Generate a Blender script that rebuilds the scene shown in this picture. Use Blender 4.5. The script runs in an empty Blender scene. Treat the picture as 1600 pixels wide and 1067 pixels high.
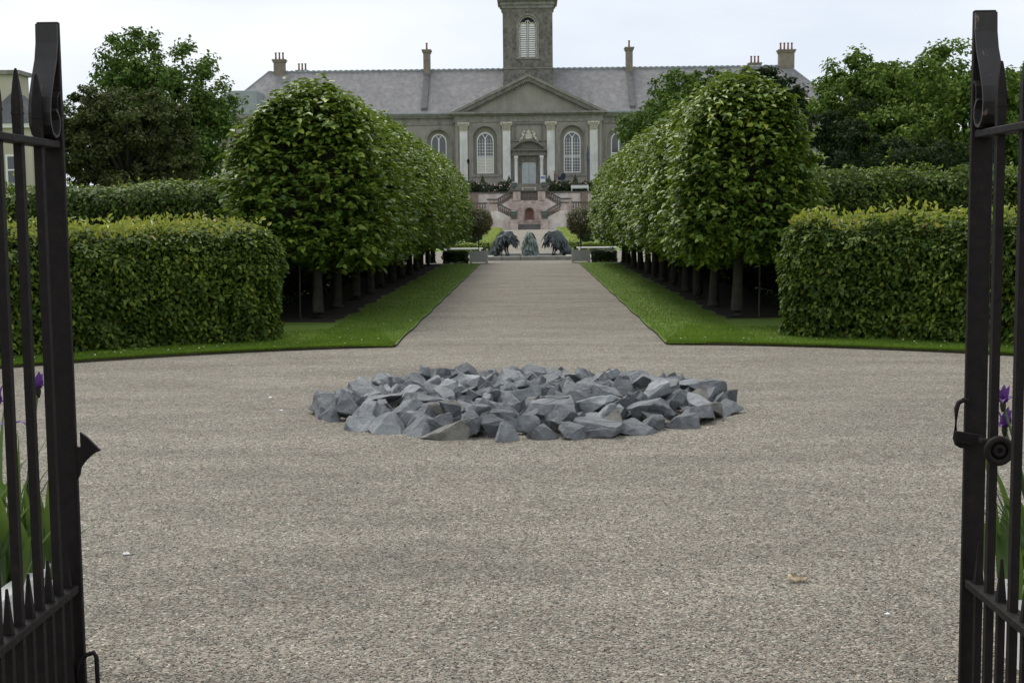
import bpy, bmesh, math, random
import numpy as np
from mathutils import Vector, Matrix, Euler

R = math.radians
scene = bpy.context.scene
C = scene.collection
rng = np.random.default_rng(7)
random.seed(7)

# ------------------------------------------------------------------ camera
cam_d = bpy.data.cameras.new('camera')
cam_d.sensor_width = 36.0
cam_d.lens = 2050 / 1600 * 36.0
cam_d.clip_start = 0.05
cam_d.clip_end = 6000
cam = bpy.data.objects.new('camera', cam_d)
C.objects.link(cam)
cam.location = (0, 0, 1.6)
cam.rotation_euler = (Matrix.Rotation(R(0.81), 3, 'Z') @ Matrix.Rotation(math.pi / 2 - math.atan(193.5 / 2050), 3, 'X')
                      @ Matrix.Rotation(R(-0.6), 3, 'Z')).to_euler()
scene.camera = cam

# ------------------------------------------------------------------ sky and sun (bright overcast, light from high ahead-left)
SUN_EL, SUN_AZ = 58, -28          # azimuth measured from +Y (the garden axis) towards +X
world = bpy.data.worlds.new('World')
scene.world = world
world.use_nodes = True
wn, wl = world.node_tree.nodes, world.node_tree.links
wn.clear()
w_out = wn.new('ShaderNodeOutputWorld')
sky = wn.new('ShaderNodeTexSky')
sky.sky_type = 'NISHITA'
sky.sun_disc = False
sky.sun_elevation = R(SUN_EL)
sky.sun_rotation = R(SUN_AZ)
bg_sky = wn.new('ShaderNodeBackground')
bg_sky.inputs['Strength'].default_value = 0.08
wl.new(sky.outputs[0], bg_sky.inputs['Color'])
w_tc = wn.new('ShaderNodeTexCoord')
w_map = wn.new('ShaderNodeMapping')
w_map.inputs['Scale'].default_value = (1.3, 1.3, 4.5)
w_map.inputs['Location'].default_value = (0.35, 0.1, 0.25)
wl.new(w_tc.outputs['Generated'], w_map.inputs['Vector'])
w_no = wn.new('ShaderNodeTexNoise')
w_no.inputs['Scale'].default_value = 1.9
w_no.inputs['Detail'].default_value = 5
w_no.inputs['Roughness'].default_value = 0.5
wl.new(w_map.outputs[0], w_no.inputs['Vector'])
w_cr = wn.new('ShaderNodeValToRGB')
w_cr.color_ramp.elements[0].position = 0.34
w_cr.color_ramp.elements[0].color = (0.71, 0.78, 0.88, 1)
w_cr.color_ramp.elements[1].position = 0.62
w_cr.color_ramp.elements[1].color = (0.95, 0.97, 1.0, 1)
wl.new(w_no.outputs[0], w_cr.inputs[0])
bg_cl = wn.new('ShaderNodeBackground')
bg_cl.inputs['Strength'].default_value = 0.69
wl.new(w_cr.outputs[0], bg_cl.inputs['Color'])
w_mx = wn.new('ShaderNodeMixShader')
w_mx.inputs[0].default_value = 0.92
wl.new(bg_sky.outputs[0], w_mx.inputs[1])
wl.new(bg_cl.outputs[0], w_mx.inputs[2])
wl.new(w_mx.outputs[0], w_out.inputs[0])

sun_d = bpy.data.lights.new('sun', 'SUN')
sun_d.energy = 1.5
sun_d.angle = R(25)
sun_d.color = (1.0, 0.95, 0.87)
sun = bpy.data.objects.new('sun', sun_d)
C.objects.link(sun)
_sd = Vector((math.sin(R(SUN_AZ)) * math.cos(R(SUN_EL)), math.cos(R(SUN_AZ)) * math.cos(R(SUN_EL)), math.sin(R(SUN_EL))))
sun.rotation_euler = _sd.to_track_quat('Z', 'Y').to_euler()
sun.location = (-20, 30, 60)

scene.view_settings.view_transform = 'Standard'
scene.view_settings.look = 'None'
scene.view_settings.exposure = 0.66
scene.view_settings.gamma = 1.0
scene.view_settings.use_curve_mapping = False
scene.render.engine = 'CYCLES'
scene.cycles.max_bounces = 6
scene.cycles.diffuse_bounces = 3
scene.cycles.glossy_bounces = 2
scene.cycles.transmission_bounces = 4
scene.cycles.transparent_max_bounces = 4

# ------------------------------------------------------------------ materials
class NT:
    def __init__(s, name):
        s.m = bpy.data.materials.new(name)
        s.m.use_nodes = True
        s.t = s.m.node_tree
        s.n, s.l = s.t.nodes, s.t.links
        s.b = s.n['Principled BSDF']
        s.out = s.n['Material Output']
    def add(s, kind, **kw):
        nd = s.n.new(kind)
        for k, v in kw.items():
            if k in nd.inputs:
                nd.inputs[k].default_value = v
            else:
                setattr(nd, k, v)
        return nd
    def coords(s, scale=(1, 1, 1), kind='Object'):
        tc = s.add('ShaderNodeTexCoord')
        mp = s.add('ShaderNodeMapping')
        mp.inputs['Scale'].default_value = scale
        s.l.new(tc.outputs[kind], mp.inputs[0])
        return mp.outputs[0]
    def ramp(s, fac, stops, interp='LINEAR'):
        r = s.add('ShaderNodeValToRGB')
        r.color_ramp.interpolation = interp
        e = r.color_ramp.elements
        while len(e) < len(stops):
            e.new(0.5)
        for el, (p, c) in zip(e, stops):
            el.position = p
            el.color = (*c, 1) if len(c) == 3 else c
        s.l.new(fac, r.inputs[0])
        return r.outputs[0]
    def noise(s, vec, scale, detail=4, rough=0.55):
        nd = s.add('ShaderNodeTexNoise', Scale=scale, Detail=detail, Roughness=rough)
        s.l.new(vec, nd.inputs['Vector'])
        return nd.outputs[0]
    def mix(s, a, b, fac, mode='MIX'):
        m = s.add('ShaderNodeMix', data_type='RGBA', blend_type=mode)
        for sock, v in ((m.inputs[0], fac), (m.inputs[6], a), (m.inputs[7], b)):
            if isinstance(v, (int, float)):
                sock.default_value = v
            elif isinstance(v, tuple):
                sock.default_value = (*v, 1)
            else:
                s.l.new(v, sock)
        return m.outputs[2]
    def bump(s, h, strength=0.3, dist=0.01):
        b = s.add('ShaderNodeBump', Strength=strength, Distance=dist)
        s.l.new(h, b.inputs['Height'])
        s.l.new(b.outputs[0], s.b.inputs['Normal'])
        return b
    def color(s, v):
        if isinstance(v, tuple):
            s.b.inputs['Base Color'].default_value = (*v, 1)
        else:
            s.l.new(v, s.b.inputs['Base Color'])
    def set(s, **kw):
        for k, v in kw.items():
            s.b.inputs[k.replace('_', ' ')].default_value = v
        return s.m


def mottled(name, c1, c2, scale=3.0, rough=0.85, bump=0.15, dist=0.01, fine=40, detail=6, streak=None):
    t = NT(name)
    v = t.coords((1, 1, 1))
    n1 = t.noise(v, scale, detail, 0.62)
    col = t.ramp(n1, [(0.3, c1), (0.7, c2)])
    if streak:
        v2 = t.coords((streak[0], streak[0], streak[0] * 0.12))
        n3 = t.noise(v2, 1.0, 5, 0.6)
        col = t.mix(col, streak[1], t.ramp(n3, [(0.5, (0, 0, 0)), (0.72, (streak[2],) * 3)]))
    t.color(col)
    t.bump(t.noise(v, fine, 4), bump, dist)
    return t.set(Roughness=rough)


def leaf_mat(name, stops, trans=0.22, rough=0.42, spec=0.45, tcol=(0.16, 0.26, 0.03)):
    t = NT(name)
    g = t.add('ShaderNodeNewGeometry')
    col = t.ramp(g.outputs['Random Per Island'], stops)
    big = t.noise(t.coords((1, 1, 1)), 1.1, 3)
    col = t.mix(col, t.ramp(big, [(0.3, (0.62, 0.70, 0.62)), (0.7, (1.25, 1.2, 1.0))]), 1.0, 'MULTIPLY')
    t.color(col)
    t.set(Roughness=rough)
    t.b.inputs['Specular IOR Level'].default_value = spec
    tr = t.add('ShaderNodeBsdfTranslucent')
    tr.inputs['Color'].default_value = (*tcol, 1)
    mx = t.add('ShaderNodeMixShader')
    mx.inputs[0].default_value = trans
    t.l.new(t.b.outputs[0], mx.inputs[1])
    t.l.new(tr.outputs[0], mx.inputs[2])
    t.l.new(mx.outputs[0], t.out.inputs[0])
    return t.m


M = {}
M['lime_leaf'] = leaf_mat('lime_leaf', [(0.0, (0.043, 0.086, 0.015)), (0.45, (0.106, 0.178, 0.028)), (0.85, (0.200, 0.275, 0.045)), (1.0, (0.324, 0.378, 0.070))], rough=0.42, spec=0.36, tcol=(0.22, 0.32, 0.03))
M['beech_leaf'] = leaf_mat('beech_leaf', [(0.0, (0.029, 0.054, 0.010)), (0.5, (0.072, 0.121, 0.019)), (0.9, (0.152, 0.208, 0.031)), (1.0, (0.213, 0.247, 0.045))], rough=0.55, spec=0.28)
M['young_leaf'] = leaf_mat('young_leaf', [(0.0, (0.13, 0.20, 0.03)), (0.6, (0.26, 0.30, 0.05)), (0.88, (0.34, 0.33, 0.07)), (1.0, (0.38, 0.22, 0.07))], trans=0.35, tcol=(0.4, 0.45, 0.06))
M['far_green'] = leaf_mat('far_green_leaf', [(0.0, (0.037, 0.076, 0.020)), (0.6, (0.083, 0.145, 0.035)), (1.0, (0.164, 0.234, 0.063))], trans=0.15, spec=0.10, rough=0.75)
M['horse_chestnut'] = leaf_mat('bright_tree_leaf', [(0.0, (0.047, 0.094, 0.022)), (0.6, (0.112, 0.181, 0.041)), (1.0, (0.236, 0.300, 0.075))], trans=0.18, spec=0.10, rough=0.75)
M['holm'] = leaf_mat('dull_evergreen_leaf', [(0.0, (0.035, 0.046, 0.020)), (0.6, (0.073, 0.086, 0.037)), (1.0, (0.131, 0.134, 0.061))], trans=0.08, spec=0.10, rough=0.75)
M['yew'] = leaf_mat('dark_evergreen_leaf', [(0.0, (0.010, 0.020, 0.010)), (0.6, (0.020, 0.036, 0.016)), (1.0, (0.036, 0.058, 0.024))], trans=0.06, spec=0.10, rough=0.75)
M['bay'] = leaf_mat('bronze_standard_leaf', [(0.0, (0.055, 0.062, 0.022)), (0.6, (0.115, 0.115, 0.042)), (1.0, (0.26, 0.16, 0.07))], trans=0.12)
M['golden_box'] = leaf_mat('golden_box_leaf', [(0.0, (0.15, 0.22, 0.02)), (0.6, (0.27, 0.36, 0.035)), (1.0, (0.36, 0.44, 0.06))], trans=0.25, tcol=(0.3, 0.4, 0.04))
M['box'] = leaf_mat('box_leaf', [(0.0, (0.022, 0.048, 0.012)), (0.6, (0.042, 0.080, 0.018)), (1.0, (0.075, 0.12, 0.03))], trans=0.12)
M['rose_leaf'] = leaf_mat('rose_leaf', [(0.0, (0.02, 0.035, 0.016)), (1.0, (0.055, 0.075, 0.03))], trans=0.1)
M['twig'] = mottled('shade_dark_twigs', (0.012, 0.014, 0.007), (0.028, 0.030, 0.014), 8)  # twig cores of the foliage, coloured extra dark to stand for inner shade
M['bark'] = mottled('grey_bark', (0.026, 0.025, 0.018), (0.075, 0.070, 0.050), 9, 0.9, 0.6, 0.01, 30)
M['soil'] = mottled('bed_soil', (0.010, 0.007, 0.0045), (0.042, 0.028, 0.017), 11, 0.95, 1.0, 0.05, 22)
M['soil_edge'] = mottled('cut_turf_edge', (0.022, 0.020, 0.010), (0.05, 0.045, 0.022), 12, 0.95, 0.6, 0.02, 40)


def gravel_mat():
    t = NT('pea_gravel')
    v = t.coords((1, 1, 1))
    vo = t.add('ShaderNodeTexVoronoi', Scale=96.0, Randomness=1.0)
    t.l.new(v, vo.inputs['Vector'])
    sep = t.add('ShaderNodeSeparateColor')
    t.l.new(vo.outputs['Color'], sep.inputs[0])
    grain = t.ramp(sep.outputs[0], [(0.0, (0.075, 0.067, 0.056)), (0.22, (0.172, 0.161, 0.134)), (0.55, (0.272, 0.256, 0.217)),
                                    (0.85, (0.400, 0.380, 0.332)), (0.95, (0.30, 0.215, 0.155)), (1.0, (0.66, 0.64, 0.58))])
    patch = t.noise(t.coords((0.45, 1.3, 1)), 1.1, 6, 0.62)
    grain = t.mix(grain, t.ramp(patch, [(0.3, (0.74, 0.73, 0.71)), (0.7, (1.17, 1.16, 1.13))]), 1.0, 'MULTIPLY')
    mid = t.noise(v, 7.0, 4, 0.65)
    grain = t.mix(grain, t.ramp(mid, [(0.32, (0.86, 0.85, 0.84)), (0.6, (1.08, 1.07, 1.05))]), 1.0, 'MULTIPLY')
    tuft = t.noise(t.coords((1, 1.6, 1)), 26.0, 4, 0.7)
    grain = t.mix(grain, t.ramp(tuft, [(0.34, (0.72, 0.71, 0.70)), (0.6, (1.10, 1.10, 1.09))]), 1.0, 'MULTIPLY')
    t.color(grain)
    h = t.add('ShaderNodeMath', operation='MULTIPLY_ADD')
    t.l.new(vo.outputs['Distance'], h.inputs[0])
    h.inputs[1].default_value = -1.2
    t.l.new(t.noise(v, 16, 5, 0.7), h.inputs[2])
    t.bump(h.outputs[0], 0.85, 0.013)
    return t.set(Roughness=0.9)


M['gravel'] = gravel_mat()


def pebble_mat():
    t = NT('loose_pebble')
    g = t.add('ShaderNodeNewGeometry')
    t.color(t.ramp(g.outputs['Random Per Island'], [(0.0, (0.10, 0.085, 0.07)), (0.25, (0.19, 0.175, 0.148)), (0.6, (0.31, 0.29, 0.25)), (0.86, (0.46, 0.435, 0.385)),
                                                     (0.93, (0.30, 0.19, 0.13)), (1.0, (0.70, 0.68, 0.62))]))
    return t.set(Roughness=0.8)


M['pebble'] = pebble_mat()


def grass_mat():
    t = NT('mown_grass')
    v = t.coords((1, 1, 1))
    a = t.ramp(t.noise(v, 60, 4, 0.7), [(0.3, (0.066, 0.125, 0.012)), (0.7, (0.150, 0.240, 0.024))])
    b = t.ramp(t.noise(v, 1.6, 5, 0.6), [(0.3, (0.75, 0.8, 0.75)), (0.7, (1.25, 1.15, 1.05))])
    t.color(t.mix(a, b, 1.0, 'MULTIPLY'))
    t.bump(t.noise(v, 120, 3), 0.7, 0.02)
    return t.set(Roughness=0.85)


M['grass'] = grass_mat()
M['grass_blade'] = leaf_mat('grass_blade', [(0.0, (0.072, 0.138, 0.012)), (0.6, (0.138, 0.240, 0.022)), (1.0, (0.228, 0.324, 0.048))], trans=0.25, rough=0.6, spec=0.2)


def rock_mat():
    t = NT('blue_grey_limestone')
    v = t.coords((1, 1, 1))
    oi = t.add('ShaderNodeObjectInfo')
    base = oi.outputs['Color']
    n = t.noise(v, 6, 7, 0.68)
    base = t.mix(base, t.ramp(n, [(0.3, (0.5, 0.5, 0.51)), (0.7, (1.45, 1.44, 1.42))]), 1.0, 'MULTIPLY')
    vein = t.noise(t.coords((9, 2.5, 14)), 1.6, 6, 0.7)
    base = t.mix(base, (0.40, 0.40, 0.39), t.ramp(vein, [(0.62, (0, 0, 0)), (0.72, (0.5, 0.5, 0.5))]))
    rust = t.noise(v, 3.1, 5, 0.6)
    base = t.mix(base, (0.13, 0.10, 0.065), t.ramp(rust, [(0.64, (0, 0, 0)), (0.76, (0.65, 0.65, 0.65))]))
    t.color(base)
    t.bump(t.noise(v, 16, 8, 0.72), 0.75, 0.035)
    return t.set(Roughness=0.58)


M['rock'] = rock_mat()


def iron_mat():
    t = NT('black_painted_iron')
    v = t.coords((1, 1, 1))
    c = t.ramp(t.noise(v, 25, 6, 0.7), [(0.3, (0.006, 0.005, 0.005)), (0.62, (0.014, 0.010, 0.009)), (0.78, (0.040, 0.022, 0.015))])
    t.color(c)
    t.l.new(t.ramp(t.noise(v, 60, 4), [(0.3, (0.55,) * 3), (0.7, (0.75,) * 3)]), t.b.inputs['Roughness'])
    t.b.inputs['Specular IOR Level'].default_value = 0.22
    t.bump(t.noise(v, 140, 4), 0.25, 0.002)
    return t.m


def worn_iron_mat():
    t = NT('worn_painted_iron')
    v = t.coords((1, 1, 0.35))
    c = t.ramp(t.noise(v, 25, 6, 0.7), [(0.3, (0.007, 0.006, 0.006)), (0.72, (0.018, 0.014, 0.012))])
    w = t.noise(v, 26, 6, 0.72)
    c = t.mix(c, (0.17, 0.12, 0.095), t.ramp(w, [(0.60, (0, 0, 0)), (0.66, (0.9,) * 3)]))
    t.color(c)
    t.bump(t.noise(v, 140, 4), 0.25, 0.002)
    return t.set(Roughness=0.5)


M['iron'] = iron_mat()
M['worn_iron'] = worn_iron_mat()
M['render_wall'] = mottled('grey_lime_render', (0.240, 0.222, 0.192), (0.328, 0.311, 0.275), 0.55, 0.92, 0.2, 0.02, 9, streak=(0.7, (0.16, 0.148, 0.125), 0.6))
M['ashlar'] = mottled('weathered_grey_ashlar', (0.186, 0.177, 0.156), (0.310, 0.298, 0.266), 1.6, 0.9, 0.3, 0.02, 9, streak=(1.4, (0.12, 0.115, 0.10), 0.7))
M['rubble'] = mottled('tower_rubble_stone', (0.081, 0.075, 0.065), (0.240, 0.224, 0.195), 1.9, 0.95, 0.8, 0.06, 5, 8)
M['pale_stone'] = mottled('pale_painted_stone', (0.58, 0.58, 0.55), (0.74, 0.74, 0.71), 1.2, 0.8, 0.1, 0.01, 12, streak=(1.2, (0.36, 0.34, 0.31), 0.55))
M['capital'] = mottled('carved_cream_stone', (0.36, 0.33, 0.27), (0.70, 0.66, 0.56), 4, 0.9, 0.5, 0.03, 10)
M['dark_stone'] = mottled('sooty_carved_stone', (0.105, 0.099, 0.090), (0.225, 0.210, 0.183), 2.2, 0.9, 0.4, 0.02, 9)
M['slate'] = mottled('weathered_slate', (0.150, 0.146, 0.148), (0.250, 0.244, 0.246), 1.4, 0.85, 0.5, 0.03, 14, 9, streak=(1.1, (0.34, 0.33, 0.33), 0.5))
M['dark_slate'] = mottled('dark_slate', (0.085, 0.085, 0.09), (0.14, 0.138, 0.14), 2, 0.85, 0.3, 0.02, 14)
M['lead'] = mottled('pale_lead', (0.24, 0.265, 0.285), (0.36, 0.39, 0.41), 0.8, 0.6, 0.1, 0.01, 8)
M['copper'] = mottled('green_lead_roof', (0.20, 0.235, 0.215), (0.30, 0.335, 0.31), 1.2, 0.7, 0.1, 0.01, 8)
M['chimney'] = mottled('chimney_render', (0.180, 0.154, 0.120), (0.270, 0.234, 0.186), 1.2, 0.9, 0.3, 0.02, 9)
M['terracotta'] = mottled('terracotta_pot', (0.22, 0.11, 0.075), (0.32, 0.17, 0.12), 4, 0.85)
M['white'] = mottled('white_paint', (0.70, 0.70, 0.68), (0.80, 0.80, 0.78), 5, 0.5, 0.05)
M['cream'] = mottled('cream_blind', (0.55, 0.54, 0.47), (0.64, 0.63, 0.55), 2, 0.8, 0.05)
M['door'] = mottled('pale_blue_grey_door', (0.36, 0.40, 0.40), (0.44, 0.48, 0.48), 2, 0.6, 0.05)
M['cream_wall'] = mottled('cream_wall_render', (0.42, 0.38, 0.29), (0.52, 0.48, 0.39), 0.7, 0.9, 0.1, 0.01, 9, streak=(0.9, (0.30, 0.27, 0.22), 0.4))
M['pink_wall'] = mottled('flaking_pink_plaster', (0.33, 0.235, 0.195), (0.66, 0.57, 0.52), 1.9, 0.92, 0.4, 0.03, 6, 8)
M['pale_pink_wall'] = mottled('pale_flaking_plaster', (0.54, 0.45, 0.41), (0.80, 0.75, 0.71), 1.1, 0.92, 0.4, 0.03, 6, 8, streak=(0.8, (0.30, 0.20, 0.17), 0.6))
M['red_wall'] = mottled('red_brown_plaster', (0.22, 0.115, 0.085), (0.34, 0.20, 0.155), 1.6, 0.92, 0.4, 0.03, 6, 8)
M['brown_stone'] = mottled('brown_sandstone', (0.16, 0.12, 0.095), (0.28, 0.22, 0.18), 3, 0.92, 0.4, 0.02, 10)
M['coping'] = mottled('dark_coping_stone', (0.075, 0.071, 0.067), (0.149, 0.140, 0.129), 3, 0.92, 0.4, 0.02, 10)
M['step'] = mottled('worn_grey_step', (0.10, 0.098, 0.094), (0.19, 0.185, 0.175), 3, 0.9)
M['kerb'] = mottled('pool_kerb_stone', (0.19, 0.185, 0.165), (0.34, 0.33, 0.30), 3, 0.85, 0.3, 0.01, 14)
M['planter'] = mottled('sage_white_planter_paint', (0.36, 0.37, 0.33), (0.45, 0.46, 0.42), 2.5, 0.6, 0.1)
M['bronze'] = mottled('dark_patinated_bronze', (0.020, 0.026, 0.028), (0.085, 0.105, 0.105), 5, 0.5, 0.7, 0.03, 12, 8)
M['verdigris'] = mottled('verdigris_bronze', (0.060, 0.085, 0.075), (0.27, 0.34, 0.30), 5, 0.55, 0.7, 0.03, 12, 8)
M['urn'] = mottled('lead_urn', (0.07, 0.085, 0.08), (0.15, 0.18, 0.17), 6, 0.7)
M['iris_leaf'] = leaf_mat('iris_leaf', [(0.0, (0.055, 0.105, 0.030)), (1.0, (0.11, 0.18, 0.05))], trans=0.2, rough=0.4, tcol=(0.2, 0.32, 0.05))
M['iris_petal'] = leaf_mat('iris_petal', [(0.0, (0.06, 0.02, 0.14)), (1.0, (0.13, 0.05, 0.25))], trans=0.2, rough=0.5, tcol=(0.16, 0.05, 0.32))
M['dead_leaf'] = mottled('dry_leaf', (0.56, 0.42, 0.27), (0.84, 0.78, 0.66), 30, 0.8)
M['rose'] = mottled('pink_rose', (0.58, 0.36, 0.38), (0.78, 0.60, 0.58), 8, 0.8)
M['flag'] = mottled('blue_banner_cloth', (0.05, 0.06, 0.13), (0.08, 0.09, 0.18), 4, 0.85)
M['brown_coat'] = mottled('brown_coat_cloth', (0.20, 0.10, 0.06), (0.27, 0.14, 0.085), 6, 0.9)
M['skin'] = mottled('skin', (0.48, 0.30, 0.23), (0.55, 0.35, 0.27), 9, 0.6)
M['trousers'] = mottled('dark_trousers', (0.035, 0.035, 0.045), (0.05, 0.05, 0.06), 9, 0.9)
M['hair'] = mottled('brown_hair', (0.05, 0.03, 0.02), (0.09, 0.055, 0.035), 20, 0.7)
M['navy'] = mottled('navy_cloth', (0.012, 0.016, 0.034), (0.022, 0.028, 0.055), 6, 0.8)
M['sign_blue'] = mottled('blue_sign_print', (0.14, 0.18, 0.36), (0.20, 0.24, 0.44), 3, 0.6)


def glass_mat():
    t = NT('window_glass')
    t.color((0.045, 0.055, 0.065))
    t.b.inputs['Specular IOR Level'].default_value = 0.8
    return t.set(Roughness=0.08)


M['glass'] = glass_mat()


def water_mat():
    t = NT('pool_water')
    t.color((0.03, 0.036, 0.030))
    t.bump(t.noise(t.coords(), 9, 3), 0.15, 0.01)
    return t.set(Roughness=0.05)


M['water'] = water_mat()

# ------------------------------------------------------------------ helpers
def box(bm, x0, x1, y0, y1, z0, z1):
    vs = [bm.verts.new(p) for p in ((x0, y0, z0), (x1, y0, z0), (x1, y1, z0), (x0, y1, z0), (x0, y0, z1), (x1, y0, z1), (x1, y1, z1), (x0, y1, z1))]
    for f in ((0, 3, 2, 1), (4, 5, 6, 7), (0, 1, 5, 4), (1, 2, 6, 5), (2, 3, 7, 6), (3, 0, 4, 7)):
        bm.faces.new([vs[i] for i in f])
    return vs


def prism_y(bm, pts, y0, y1):
    """polygon in XZ (counter-clockwise seen from -Y) extruded along Y"""
    a = [bm.verts.new((x, y0, z)) for x, z in pts]
    b = [bm.verts.new((x, y1, z)) for x, z in pts]
    n = len(pts)
    bm.faces.new(a)
    bm.faces.new(b[::-1])
    for i in range(n):
        j = (i + 1) % n
        bm.faces.new((a[j], a[i], b[i], b[j]))


def tube(bm, pts, radii, seg=8, cap=True, up=Vector((0, 0, 1))):
    rings = []
    pts = [Vector(p) for p in pts]
    for i, p in enumerate(pts):
        d = (pts[min(i + 1, len(pts) - 1)] - pts[max(i - 1, 0)]).normalized()
        a = d.cross(up)
        if a.length < 1e-3:
            a = d.cross(Vector((1, 0, 0)))
        a.normalize()
        b = d.cross(a)
        r = radii[i] if hasattr(radii, '__len__') else radii
        rings.append([bm.verts.new(p + (a * math.cos(2 * math.pi * k / seg) + b * math.sin(2 * math.pi * k / seg)) * r) for k in range(seg)])
    for i in range(len(rings) - 1):
        for k in range(seg):
            bm.faces.new((rings[i][k], rings[i][(k + 1) % seg], rings[i + 1][(k + 1) % seg], rings[i + 1][k]))
    if cap:
        bm.faces.new(rings[0][::-1])
        bm.faces.new(rings[-1])


def lathe(bm, prof, cx, cy, seg=12):
    rings = [[bm.verts.new((cx + r * math.cos(2 * math.pi * k / seg), cy + r * math.sin(2 * math.pi * k / seg), z)) for k in range(seg)] for r, z in prof]
    for i in range(len(rings) - 1):
        for k in range(seg):
            bm.faces.new((rings[i][k], rings[i][(k + 1) % seg], rings[i + 1][(k + 1) % seg], rings[i + 1][k]))
    bm.faces.new(rings[0][::-1])
    bm.faces.new(rings[-1])


def ribbon_yz(bm, prof, x0, x1, th):
    """flat band of width x0..x1 following a profile in the YZ plane"""
    P = [Vector((0, y, z)) for y, z in prof]
    rows = []
    for i, p in enumerate(P):
        d = (P[min(i + 1, len(P) - 1)] - P[max(i - 1, 0)]).normalized()
        n = Vector((0, -d.z, d.y)) * th / 2
        rows.append([bm.verts.new((x, q.y, q.z)) for x, q in ((x0, p + n), (x1, p + n), (x1, p - n), (x0, p - n))])
    for i in range(len(rows) - 1):
        for k in range(4):
            bm.faces.new((rows[i][k], rows[i][(k + 1) % 4], rows[i + 1][(k + 1) % 4], rows[i + 1][k]))
    bm.faces.new(rows[0][::-1])
    bm.faces.new(rows[-1])


def obj(name, bm, mat, parent=None, smooth=False, kind=None, bevel=0):
    me = bpy.data.meshes.new(name)
    if bevel:
        bmesh.ops.bevel(bm, geom=bm.edges[:], offset=bevel, segments=1, affect='EDGES', profile=0.5)
    bmesh.ops.recalc_face_normals(bm, faces=bm.faces[:])
    bm.to_mesh(me)
    bm.free()
    for m in (mat if isinstance(mat, (list, tuple)) else [mat]):
        me.materials.append(M[m])
    if smooth:
        me.shade_smooth()
    o = bpy.data.objects.new(name, me)
    C.objects.link(o)
    put(o, parent)
    if kind:
        o['kind'] = kind
    return o


def put(o, parent):
    """mesh data in world coordinates under an unrotated parent"""
    if parent is not None:
        o.parent = parent
        w = Vector((0, 0, 0))
        p = parent
        while p is not None:
            w += p.location
            p = p.parent
        o.location = -w


def thing(name, label, cat, loc=(0, 0, 0), group=None):
    o = bpy.data.objects.new(name, None)
    o.empty_display_size = 0.2
    C.objects.link(o)
    o.location = loc
    return tag(o, label, cat, group)


def tag(o, label, cat, group=None):
    o['label'] = label
    o['category'] = cat
    if group:
        o['group'] = group
    return o


def struct(o):
    o['kind'] = 'structure'
    return o


def copy_tree(o, parent=None):
    c = o.copy()
    C.objects.link(c)
    if parent is not None:
        c.parent = parent
    for ch in list(o.children):
        copy_tree(ch, c)
    return c


def mesh_np(name, V, F, mats, fm=None, smooth=False):
    """V (n,3), F (m,k) uniform polygons"""
    me = bpy.data.meshes.new(name)
    m, k = F.shape
    me.vertices.add(len(V))
    me.vertices.foreach_set('co', np.ascontiguousarray(V, dtype=np.float32).ravel())
    me.loops.add(m * k)
    me.loops.foreach_set('vertex_index', np.ascontiguousarray(F, dtype=np.int32).ravel())
    me.polygons.add(m)
    me.polygons.foreach_set('loop_start', np.arange(0, m * k, k, dtype=np.int32))
    if fm is not None:
        me.polygons.foreach_set('material_index', np.ascontiguousarray(fm, dtype=np.int32))
    for mm in mats:
        me.materials.append(M[mm])
    me.update(calc_edges=True)
    me.validate()
    return me


def nrm(a):
    return a / np.maximum(np.linalg.norm(a, axis=1, keepdims=True), 1e-9)


def wob(P, freq, seed, octaves=3):
    g = np.random.default_rng(seed)
    out = np.zeros(len(P))
    amp = 1.0
    for o in range(octaves):
        for _ in range(4):
            k = g.normal(size=3) * freq
            out += amp * np.sin(P @ k + g.uniform(0, 6.28)) / 4
        freq *= 2.1
        amp *= 0.55
    return out


def leaves(P, N, size, width=0.62, droop=0.5, lift=0.35, jit=0.6, g=rng, shape=6, mid=None, dirn=None):
    """one pointed, folded blade per point; P base points, N outward normals. Returns verts, quads"""
    n = len(P)
    size = size * g.uniform(0.7, 1.25, n) if np.isscalar(size) else size
    up = np.array([0, 0, 1.0])
    nn = nrm(N * 0.55 + up * lift + g.normal(size=(n, 3)) * jit * 0.6)
    d = N * 0.45 - up * droop + g.normal(size=(n, 3)) * jit if dirn is None else dirn
    d = nrm(d - nn * (d * nn).sum(1, keepdims=True))
    s = np.cross(nn, d)
    L = size[:, None]
    Wd = L * width * 0.5
    fold = nn * L * 0.10
    curl = -nn * L * g.uniform(0.0, 0.28, (n, 1))
    if shape == 6:
        V = np.stack([P, P + d * L * 0.28 + s * Wd + fold, P + d * L * 0.68 + s * Wd * 0.78 + fold + curl * 0.4, P + d * L + curl,
                      P + d * L * 0.68 - s * Wd * 0.78 + fold + curl * 0.4, P + d * L * 0.28 - s * Wd + fold], 1).reshape(-1, 3)
        b = np.arange(n)[:, None] * 6
        F = np.concatenate([b + np.array([[0, 3, 2, 1]]), b + np.array([[0, 5, 4, 3]])], 0)
    else:
        V = np.stack([P, P + d * L * 0.45 + s * Wd + fold, P + d * L + curl, P + d * L * 0.45 - s * Wd + fold], 1).reshape(-1, 3)
        b = np.arange(n)[:, None] * 4
        F = b + np.array([[0, 3, 2, 1]])
    return V, F


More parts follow.
